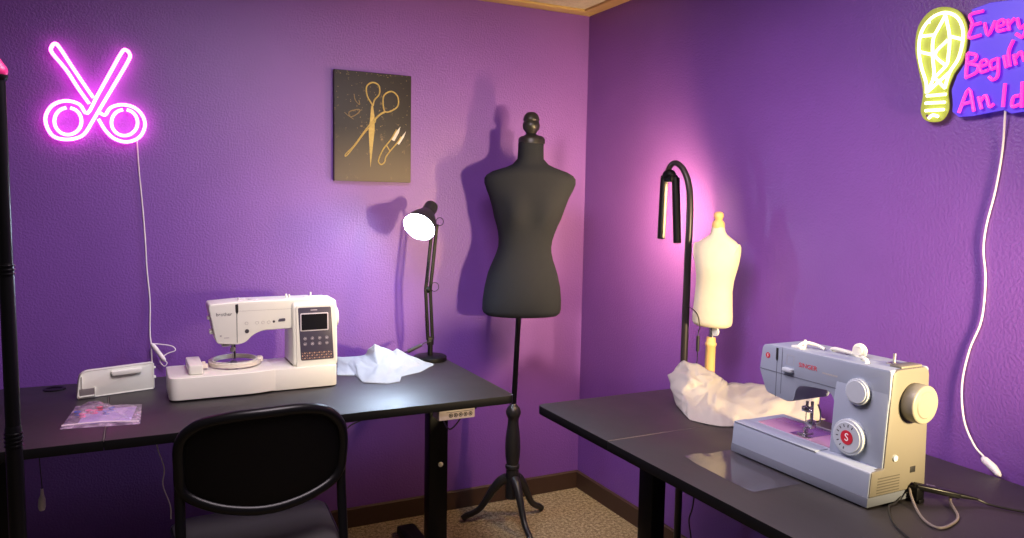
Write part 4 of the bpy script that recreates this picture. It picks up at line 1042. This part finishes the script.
# ================================================================= small things on the desks
def make_tray():
    d = thing('extension_table', 'white plastic machine attachment standing on its edge behind the zip bag', 'machine attachment', (-2.252, -0.42, TH + 0.0028), R(15))
    o = round_poly([(0.0, 0.0), (0.243, 0.0), (0.243, 0.094), (0.030, 0.092), (0.012, 0.082), (0.006, 0.058)], [0.002, 0.002, 0.002, 0.02, 0.02, 0.01], 4)
    g = G()
    g.prism(o, 0.004, 0.030, 'xz', 0.0015)
    # raised rim round the hollow side
    for a, b in zip(o, o[1:] + o[:1]):
        g.tube([(a[0], 0.004, a[1]), (b[0], 0.004, b[1])], 0.0022, n=6, smooth=0) if (Vector(a) - Vector(b)).length > 0.002 else None
    g.build('shell', M['white_plastic'], d)
    h = G().prism(round_poly([(0.106, 0.066), (0.200, 0.066), (0.204, 0.082), (0.102, 0.082)], 0.006, 4), -0.010, 0.006, 'xz', 0.003)
    h.build('handle_lug', M['white_plastic'], d)
    G().box(0.006, 0.054, -0.0005, 0.006, 0.006, 0.031, 0.001).build('recess', M['recess'], d)
    G().box(0.002, 0.050, -0.004, 0.006, 0.004, 0.009, 0.001).box(0.050, 0.055, -0.004, 0.006, 0.004, 0.034, 0.001).box(0.012, 0.016, -0.003, 0.006, 0.033, 0.075, 0.001).build('ribs', M['white_plastic'], d)
    g = G().box(0.243, 0.252, 0.006, 0.018, 0.072, 0.078, 0.001).box(0.243, 0.252, 0.006, 0.018, 0.036, 0.044, 0.001)
    g.build('locating_pin', M['white_plastic'], d)
make_tray()

def make_bag():
    d = thing('zip_bag', 'clear zip bag of small pink and blue sewing accessories at the left desk edge', 'bag', (-2.166, -0.65, TH + 0.0002))
    P = lambda x, y: (x + 2.166, y + 0.65)
    c = [P(-2.279, -0.772), P(-2.066, -0.805), P(-2.059, -0.565), P(-2.252, -0.505)]
    NX, NY = 26, 26
    def pos(u, v, top):
        a = Vector(c[0]).lerp(Vector(c[1]), u); b = Vector(c[3]).lerp(Vector(c[2]), u)
        q = a.lerp(b, v)
        hump = math.exp(-((u - 0.34) / 0.27) ** 2 - ((v - 0.55) / 0.30) ** 2) * 0.030
        e = min(1, 6 * min(u, 1 - u)) * min(1, 6 * min(v, 1 - v))
        n = noise.noise(Vector((u * 6, v * 6, 1.7))) * 0.008 + abs(noise.noise(Vector((u * 11, v * 9, 5.0)))) * 0.010
        z = (0.004 + hump + n) * e + 0.0015 if top else 0.0008
        return Vector((q.x, q.y, max(0.0016, z) if top else z))
    bm = bmesh.new()
    for top in (True, False):
        vs = [[bm.verts.new(pos(i / NX, j / NY, top)) for i in range(NX + 1)] for j in range(NY + 1)]
        for j in range(NY):
            for i in range(NX): bm.faces.new((vs[j][i], vs[j][i + 1], vs[j + 1][i + 1], vs[j + 1][i]) if top else (vs[j][i], vs[j + 1][i], vs[j + 1][i + 1], vs[j][i + 1]))
    g = G(); g.bm.free(); g.bm = bm
    g.build('bag_film', M['baggy'], d, angle=180)
    G().tube([(c[0][0] + 0.004, c[0][1] + 0.02, 0.006), ((c[0][0] + c[1][0]) / 2, (c[0][1] + c[1][1]) / 2 + 0.022, 0.010), (c[1][0] - 0.003, c[1][1] + 0.02, 0.005)], 0.0022, n=6).build('zip_strip', M['white_zip'], d)
    # folded paper and bobbins lying in the bag
    G().box(-0.06, 0.085, -0.10, 0.07, 0.0014, 0.0022, 0, 1, RZ(R(-6))).build('leaflet', M['lilac_paper'], d)
    for nm, x, y, m in (('bobbin', -0.045, 0.03, 'pink_bits'), ('bobbin', -0.015, 0.055, 'red_bits'), ('bobbin', 0.005, 0.0, 'blue_bits'), ('bobbin', -0.06, -0.01, 'pink_bits'), ('bobbin', -0.075, 0.022, 'blue_bits'), ('bobbin', -0.028, 0.02, 'pink_bits'), ('bobbin', 0.018, 0.035, 'blue_bits')):
        G().lathe([(0.004, 0.0), (0.010, 0.0), (0.010, 0.0015), (0.006, 0.002), (0.006, 0.008), (0.010, 0.0085), (0.010, 0.010), (0.004, 0.010)], 18, T(x, y, 0.003)).build(nm, M[m], d)
M['white_zip'] = mat('white_zip_strip', srgb(236, 214, 226), 0.4)
M['lilac_paper'] = mat('lilac_leaflet', srgb(176, 160, 206), 0.7, vary=0.15, scale=30)
M['pink_bits'] = mat('pink_thread', srgb(236, 96, 150), 0.5)
M['red_bits'] = mat('red_thread', srgb(220, 60, 84), 0.5)
M['blue_bits'] = mat('blue_thread', srgb(70, 96, 190), 0.5)
make_bag()

def make_sheet():
    d_loc = (-0.652, -1.852, TH)
    bm = bmesh.new()
    c = [(-0.728, -1.715), (-0.740, -1.990), (-0.586, -1.996), (-0.560, -1.735)]
    NX, NY = 24, 14
    vs = {}
    for s in (0, 1):
        for j in range(NY + 1):
            for i in range(NX + 1):
                u, v = i / NX, j / NY
                a = Vector(c[0]).lerp(Vector(c[1]), u); b = Vector(c[3]).lerp(Vector(c[2]), u); q = a.lerp(b, v)
                lift = 0.007 * max(0, 1 - u / 0.28) ** 2 * (0.4 + 0.6 * abs(math.sin(v * 5.2 + 0.5))) + 0.004 * max(0, (u - 0.8) / 0.2) ** 2
                vs[s, i, j] = bm.verts.new((q.x - d_loc[0], q.y - d_loc[1], 0.0012 + lift - s * 0.0008))
    for j in range(NY):
        for i in range(NX):
            bm.faces.new((vs[0, i, j], vs[0, i + 1, j], vs[0, i + 1, j + 1], vs[0, i, j + 1]))
            bm.faces.new((vs[1, i, j], vs[1, i, j + 1], vs[1, i + 1, j + 1], vs[1, i + 1, j]))
    bmesh.ops.recalc_face_normals(bm, faces=bm.faces)
    g = G(); g.bm.free(); g.bm = bm
    o = g.build('plastic_sheet', M['film'], None, angle=180)
    o.location = d_loc
    tag(o, 'clear plastic sheet lying flat on the right desk in front of the grey machine', 'plastic sheet')
make_sheet()

def make_power_cord():
    w = (-0.421, -2.1735, TH)
    d = thing('power_cord', 'black plug and looped cable at the right end of the grey sewing machine', 'cable', w)
    L = lambda x, y, z: (x - w[0], y - w[1], z - TH)
    G().box(-0.014, 0.014, -0.026, -0.0015, 0.006, 0.040, 0.004).box(-0.010, 0.010, -0.03, -0.012, 0.0012, 0.012, 0.003).build('machine_plug', M['black_plastic'], d)
    a = Vector(L(-0.428, -2.186, 0.845)); b = Vector(L(-0.300, -2.262, 0.818))
    dr = (b - a).normalized(); sd = dr.cross(Vector((0, 0, 1))).normalized(); u = sd.cross(dr)
    rot = Matrix((dr, sd, u)).transposed().to_4x4()
    G().box(0.0, 0.105, -0.011, 0.011, -0.007, 0.007, 0.004, 3, T(*a) @ rot).tube([a + dr * 0.10, a + dr * 0.149], [0.007, 0.0035], n=10, smooth=0).build('inline_connector', M['black_gloss'], d)
    G().box(0.030, 0.052, -0.0113, -0.004, -0.0055, 0.0075, 0.001, 1, T(*a) @ rot).box(0.074, 0.092, -0.0116, -0.0, -0.0072, 0.001, 0.002, 1, T(*a) @ rot).build('connector_label', M['steel'], d)
    e = a + dr * 0.095 - sd * 0.004
    G().tube([L(-0.432, -2.178, 0.838), L(-0.446, -2.192, 0.826), L(-0.470, -2.225, 0.8085), L(-0.512, -2.275, 0.8086), L(-0.520, -2.310, 0.8086), L(-0.480, -2.312, 0.8086), L(-0.42, -2.290, 0.8085), tuple(e - Vector((0.012, 0.0, 0.016))), tuple(e)], 0.0030, n=8).build('loop_cable', M['cable_grey'], d)
    G().tube([tuple(b - dr * 0.004), L(-0.286, -2.280, 0.810), L(-0.262, -2.322, 0.8086), L(-0.225, -2.365, 0.8086), L(-0.165, -2.372, 0.8086), L(-0.12, -2.40, 0.8086), L(-0.11, -2.55, 0.8086)], 0.0028, n=8).build('mains_cable', M['cable_black'], d)
    G().tube([L(-0.43, -2.178, 0.826), L(-0.447, -2.170, 0.822), L(-0.480, -2.178, 0.808), L(-0.52, -2.19, 0.8086), L(-0.60, -2.27, 0.8086), L(-0.66, -2.40, 0.8086)], 0.0024, n=8).build('pedal_cable', M['cable_black'], d)
make_power_cord()

# cables under the desks
def cable(name, label, pts, r, m, cat='cable'):
    o0 = Vector(pts[0])
    g = G().tube([Vector(q) - o0 for q in pts], r, n=8)
    o = g.build(name, m); o.location = o0
    return tag(o, label, cat)
c1 = thing('hanging_connector', 'small white cable connector dangling under the left desk near the lamp pole', 'cable', (-2.357, -0.5, 0.66))
G().tube([(0, 0, 0.072), (-0.004, 0, 0.0), (0.0, 0, -0.10), (0, 0, -0.125)], 0.0016, n=6).build('thin_lead', M['cable_black'], c1)
G().tube([(0.0, 0, -0.120), (0.0, 0, -0.140), (-0.001, 0, -0.155), (-0.002, 0, -0.180), (-0.002, 0, -0.192)], [0.004, 0.0055, 0.0105, 0.0115, 0.008], n=10, smooth=3).build('connector_body', M['cable_white'], c1)
cable('thin_cable', 'thin pale cable dangling under the left desk beside the chair', [(-2.018, -0.5, 0.735), (-2.016, -0.5, 0.641), (-1.995, -0.5, 0.557), (-2.0, -0.5, 0.497), (-1.979, -0.5, 0.422), (-1.977, -0.5, 0.371)], 0.0020, M['cable_white'])
cable('controller_cable', 'short black cable curling from the button controller to the desk leg', [(-1.030, -0.862, 0.765), (-1.036, -0.858, 0.72), (-1.050, -0.80, 0.665), (-1.030, -0.68, 0.66), (-1.008, -0.585, 0.70), (-1.008, -0.58, 0.745)], 0.0026, M['cable_black'])
cable('desk_cable', 'black cable sagging under the left desk between the chair and the desk leg', [(-1.24, -0.50, 0.735), (-1.258, -0.5, 0.665), (-1.30, -0.5, 0.645), (-1.345, -0.5, 0.628), (-1.372, -0.5, 0.60), (-1.44, -0.5, 0.54), (-1.6, -0.5, 0.50)], 0.0024, M['cable_black'])
cable('wall_cable', 'black cable hanging behind the leg of the right desk', [(-0.1, -1.05, 0.70), (-0.1, -1.045, 0.45), (-0.1, -1.032, 0.305), (-0.1, -1.012, 0.235), (-0.1, -1.028, 0.167), (-0.1, -1.035, 0.06), (-0.11, -1.08, 0.006)], 0.0030, M['cable_black'])
# ================================================================= soft covers: hand-placed folds, then softened
from mathutils.geometry import delaunay_2d_cdt
LEFT_COVER_V = [
    (-1.3275, -0.2200, 0.8406, 45, -250),
    (-1.3396, -0.2700, 0.8111, 45, -315),
    (-1.3706, -0.3989, 0.8065, 45, -372),
    (-1.2671, -0.2400, 0.8449, 150, -242),
    (-1.2249, -0.2700, 0.8518, 230, -235),
    (-1.2116, -0.2900, 0.8828, 260, -190),
    (-1.1922, -0.3100, 0.9068, 300, -155),
    (-1.1512, -0.3000, 0.8866, 360, -180),
    (-1.1158, -0.3100, 0.8714, 420, -203),
    (-1.0965, -0.3100, 0.8782, 450, -190),
    (-1.0574, -0.3100, 0.8563, 510, -220),
    (-1.0244, -0.3100, 0.8347, 560, -250),
    (-0.9746, -0.3200, 0.8136, 640, -280),
    (-0.9488, -0.3587, 0.8065, 700, -300),
    (-1.0477, -0.4686, 0.8065, 610, -350),
    (-1.0999, -0.4926, 0.8065, 540, -366),
    (-1.1437, -0.5133, 0.8065, 480, -380),
    (-1.1757, -0.5927, 0.8065, 470, -415),
    (-1.2264, -0.6049, 0.8065, 390, -428),
    (-1.2705, -0.5791, 0.8065, 300, -425),
    (-1.3084, -0.5509, 0.8065, 220, -420),
    (-1.3028, -0.4265, 0.8065, 172, -372),
    (-1.3359, -0.4130, 0.8065, 110, -372),
    (-1.2501, -0.3500, 0.8355, 225, -290),
    (-1.1599, -0.3700, 0.8520, 380, -258),
    (-1.1506, -0.4400, 0.8142, 430, -342),
    (-1.2091, -0.4100, 0.8382, 320, -300),
    (-1.0515, -0.3600, 0.8353, 545, -268),
    (-1.2829, -0.3700, 0.8271, 180, -315),
    (-1.3012, -0.3000, 0.8234, 120, -300),
    (-1.3011, -0.4600, 0.8136, 190, -372),
    (-1.2533, -0.5200, 0.8224, 300, -372),
    (-1.1547, -0.5100, 0.8086, 460, -377),
    (-1.0714, -0.4000, 0.8095, 535, -325),
    (-1.2091, -0.5300, 0.8172, 380, -378),
    (-1.1995, -0.3350, 0.8748, 300, -215),
    (-1.1555, -0.3350, 0.8653, 370, -225),
    (-1.1077, -0.3450, 0.8542, 450, -240),
    (-1.0951, -0.3850, 0.8238, 490, -300),
    (-1.0023, -0.3600, 0.8061, 620, -308),
    (-1.1629, -0.4200, 0.8304, 400, -310),
    (-1.2542, -0.4300, 0.8221, 255, -340),
]
LEFT_COVER_TOP = [0, 3, 4, 5, 6, 7, 8, 9, 10, 11, 12, 13]
RIGHT_COVER_V = [
    (-0.3750, -1.1948, 0.8505, 45, -250),
    (-0.3450, -1.1602, 0.8809, 50, -190),
    (-0.3200, -1.1592, 0.9060, 80, -150),
    (-0.2900, -1.1730, 0.9352, 130, -108),
    (-0.2700, -1.2208, 0.9316, 200, -125),
    (-0.2300, -1.2646, 0.9102, 290, -165),
    (-0.1900, -1.2700, 0.8774, 340, -210),
    (-0.1600, -1.2671, 0.8570, 370, -235),
    (-0.1200, -1.2991, 0.8653, 450, -228),
    (-0.1000, -1.3596, 0.8757, 540, -230),
    (-0.0850, -1.4313, 0.8774, 640, -250),
    (-0.0750, -1.5197, 0.8841, 760, -270),
    (-0.0700, -1.5922, 0.8883, 860, -290),
    (-0.0767, -1.6095, 0.8065, 868, -430),
    (-0.1360, -1.6113, 0.8065, 800, -442),
    (-0.2023, -1.5963, 0.8065, 700, -448),
    (-0.2961, -1.5781, 0.8065, 560, -458),
    (-0.4000, -1.5486, 0.8065, 390, -465),
    (-0.4329, -1.5346, 0.8065, 330, -465),
    (-0.4533, -1.5065, 0.8065, 270, -456),
    (-0.4785, -1.4382, 0.8065, 160, -430),
    (-0.4471, -1.3702, 0.8065, 128, -395),
    (-0.4030, -1.2767, 0.8065, 88, -350),
    (-0.3650, -1.2464, 0.9014, 110, -190),
    (-0.3250, -1.2470, 0.9180, 160, -160),
    (-0.3650, -1.3041, 0.8976, 168, -215),
    (-0.3250, -1.3220, 0.8881, 235, -230),
    (-0.4050, -1.3030, 0.8589, 115, -280),
    (-0.3600, -1.3209, 0.8730, 190, -258),
    (-0.4000, -1.3602, 0.8516, 180, -312),
    (-0.3350, -1.3581, 0.8715, 260, -270),
    (-0.4250, -1.3223, 0.8333, 108, -330),
    (-0.4000, -1.3888, 0.8422, 210, -338),
    (-0.4550, -1.4000, 0.8171, 150, -392),
    (-0.4200, -1.4242, 0.8270, 222, -380),
    (-0.4050, -1.4362, 0.8484, 256, -348),
    (-0.4100, -1.4817, 0.8336, 300, -392),
    (-0.3950, -1.5255, 0.8236, 370, -425),
    (-0.3350, -1.3955, 0.8612, 300, -300),
    (-0.3150, -1.4191, 0.8459, 350, -330),
    (-0.2500, -1.4188, 0.8583, 430, -300),
    (-0.3050, -1.4954, 0.8391, 450, -370),
    (-0.2200, -1.4824, 0.8517, 540, -330),
    (-0.2700, -1.5504, 0.8312, 560, -400),
    (-0.1700, -1.5229, 0.8566, 650, -330),
    (-0.1650, -1.5601, 0.8220, 700, -400),
    (-0.1250, -1.5908, 0.8503, 790, -360),
    (-0.3150, -1.2804, 0.9043, 205, -190),
    (-0.2850, -1.3087, 0.8979, 270, -205),
    (-0.4300, -1.3681, 0.8452, 150, -330),
    (-0.4450, -1.4390, 0.8121, 205, -415),
]
RIGHT_COVER_TOP = [0, 1, 2, 3, 4, 5, 6, 7, 8, 9, 10, 11, 12, 13]

def draped(name, label, V, outline, top, back, loc, m, thick, seed, amp):
    u = [Vector((q[3], q[4])) for q in V]
    n = len(u)
    vo, eo, fo, ov, oe, of = delaunay_2d_cdt(u, [], [outline], 1, 1e-4)
    idx = [o[0] for o in ov]
    bm = bmesh.new()
    P = [bm.verts.new((q[0] - loc[0], q[1] - loc[1], q[2] - loc[2])) for q in V]
    for f in fo:
        try: bm.faces.new([P[idx[k]] for k in f])
        except ValueError: pass
    B = []
    for k in top:
        x, y, z = back(V[k])
        B.append(bm.verts.new((x - loc[0], y - loc[1], TH + 0.0025 - loc[2])))
    for (a, b), (c, e) in zip(zip(top, top[1:]), zip(B, B[1:])):
        try: bm.faces.new((P[a], P[b], e, c))
        except ValueError: pass
    bmesh.ops.triangulate(bm, faces=bm.faces[:])
    for v in [v for v in bm.verts if not v.link_faces]: bm.verts.remove(v)
    bmesh.ops.recalc_face_normals(bm, faces=bm.faces)
    rnd = random.Random(seed)
    cr = bm.edges.layers.float.new('crease_edge')
    for e in bm.edges: e[cr] = rnd.choice((0.35, 0.6, 0.85, 0.95)) if len(e.link_faces) == 2 else 0.0
    bmesh.ops.subdivide_edges(bm, edges=bm.edges[:], cuts=2, use_grid_fill=True)
    bm.normal_update()
    for v in bm.verts:
        k = min(1.0, max(0.0, (v.co.z + loc[2] - TH - 0.004) / 0.02))
        q = v.co + Vector((seed, 0.3 * seed, 0))
        v.co += v.normal * (k * amp * ((abs(noise.noise(q * 17)) - 0.25) * 1.0 + (abs(noise.noise(q * 34)) - 0.25) * 0.5))
    g = G(); g.bm.free(); g.bm = bm
    o = g.build(name, m, None, angle=180)
    o.location = loc
    sb = o.modifiers.new('soft', 'SUBSURF'); sb.levels = 1; sb.render_levels = 1
    sd = o.modifiers.new('thickness', 'SOLIDIFY'); sd.thickness = thick; sd.offset = 0.0
    return tag(o, label, 'machine cover')
draped('dust_cover', 'white sheer cover crumpled on the left desk in front of the desk lamp base', LEFT_COVER_V, [0, 3, 4, 5, 6, 7, 8, 9, 10, 11, 12, 13, 14, 15, 16, 17, 18, 19, 20, 21, 22, 2, 1],
       LEFT_COVER_TOP, lambda q: (q[0], min(q[1] + 0.03, -0.175), 0), (-1.16, -0.40, TH), M['cover_white'], 0.0008, 3, 0.012)
draped('dust_cover', 'crumpled off-white vinyl cover heaped behind the grey sewing machine', RIGHT_COVER_V, list(range(23)),
       RIGHT_COVER_TOP, lambda q: (min(q[0] + 0.06, -0.056), q[1], 0), (-0.30, -1.38, TH), M['cover_beige'], 0.0010, 7, 0.022)
# ================================================================= light
def area(name, loc, aim, size, power, col, shape='DISK', spread=180):
    ld = bpy.data.lights.new(name, 'AREA'); ld.shape = shape; ld.size = size; ld.energy = power; ld.color = col
    ld.spread = R(spread)
    o = bpy.data.objects.new(name, ld); C.objects.link(o)
    o.location = loc
    o.rotation_euler = (Vector(aim) - Vector(loc)).to_track_quat('-Z', 'Y').to_euler()
    return o
# warm task lamp standing at the far end of the right desk, outside the picture
ld = bpy.data.lights.new('warm_task_lamp', 'SPOT'); ld.energy = 320.0; ld.color = (1.0, 0.76, 0.42); ld.spot_size = R(58); ld.spot_blend = 1.0; ld.shadow_soft_size = 0.085
lo = bpy.data.objects.new('warm_task_lamp', ld); C.objects.link(lo)
lo.location = (-0.32, -3.3, 1.27)
lo.rotation_euler = (Vector((-0.36, 0.0, 1.22)) - Vector(lo.location)).to_track_quat('-Z', 'Y').to_euler()
# ceiling light of the room behind the camera
area('room_ceiling_light', (-1.45, -1.75, 2.42), (-1.45, -1.70, 0.0), 1.0, 41.0, (1.0, 0.84, 0.92))
w = bpy.data.worlds.new('room_ambient'); sc.world = w; w.use_nodes = True
w.node_tree.nodes['Background'].inputs['Color'].default_value = (0.90, 0.78, 0.88, 1)
w.node_tree.nodes['Background'].inputs['Strength'].default_value = 0.06
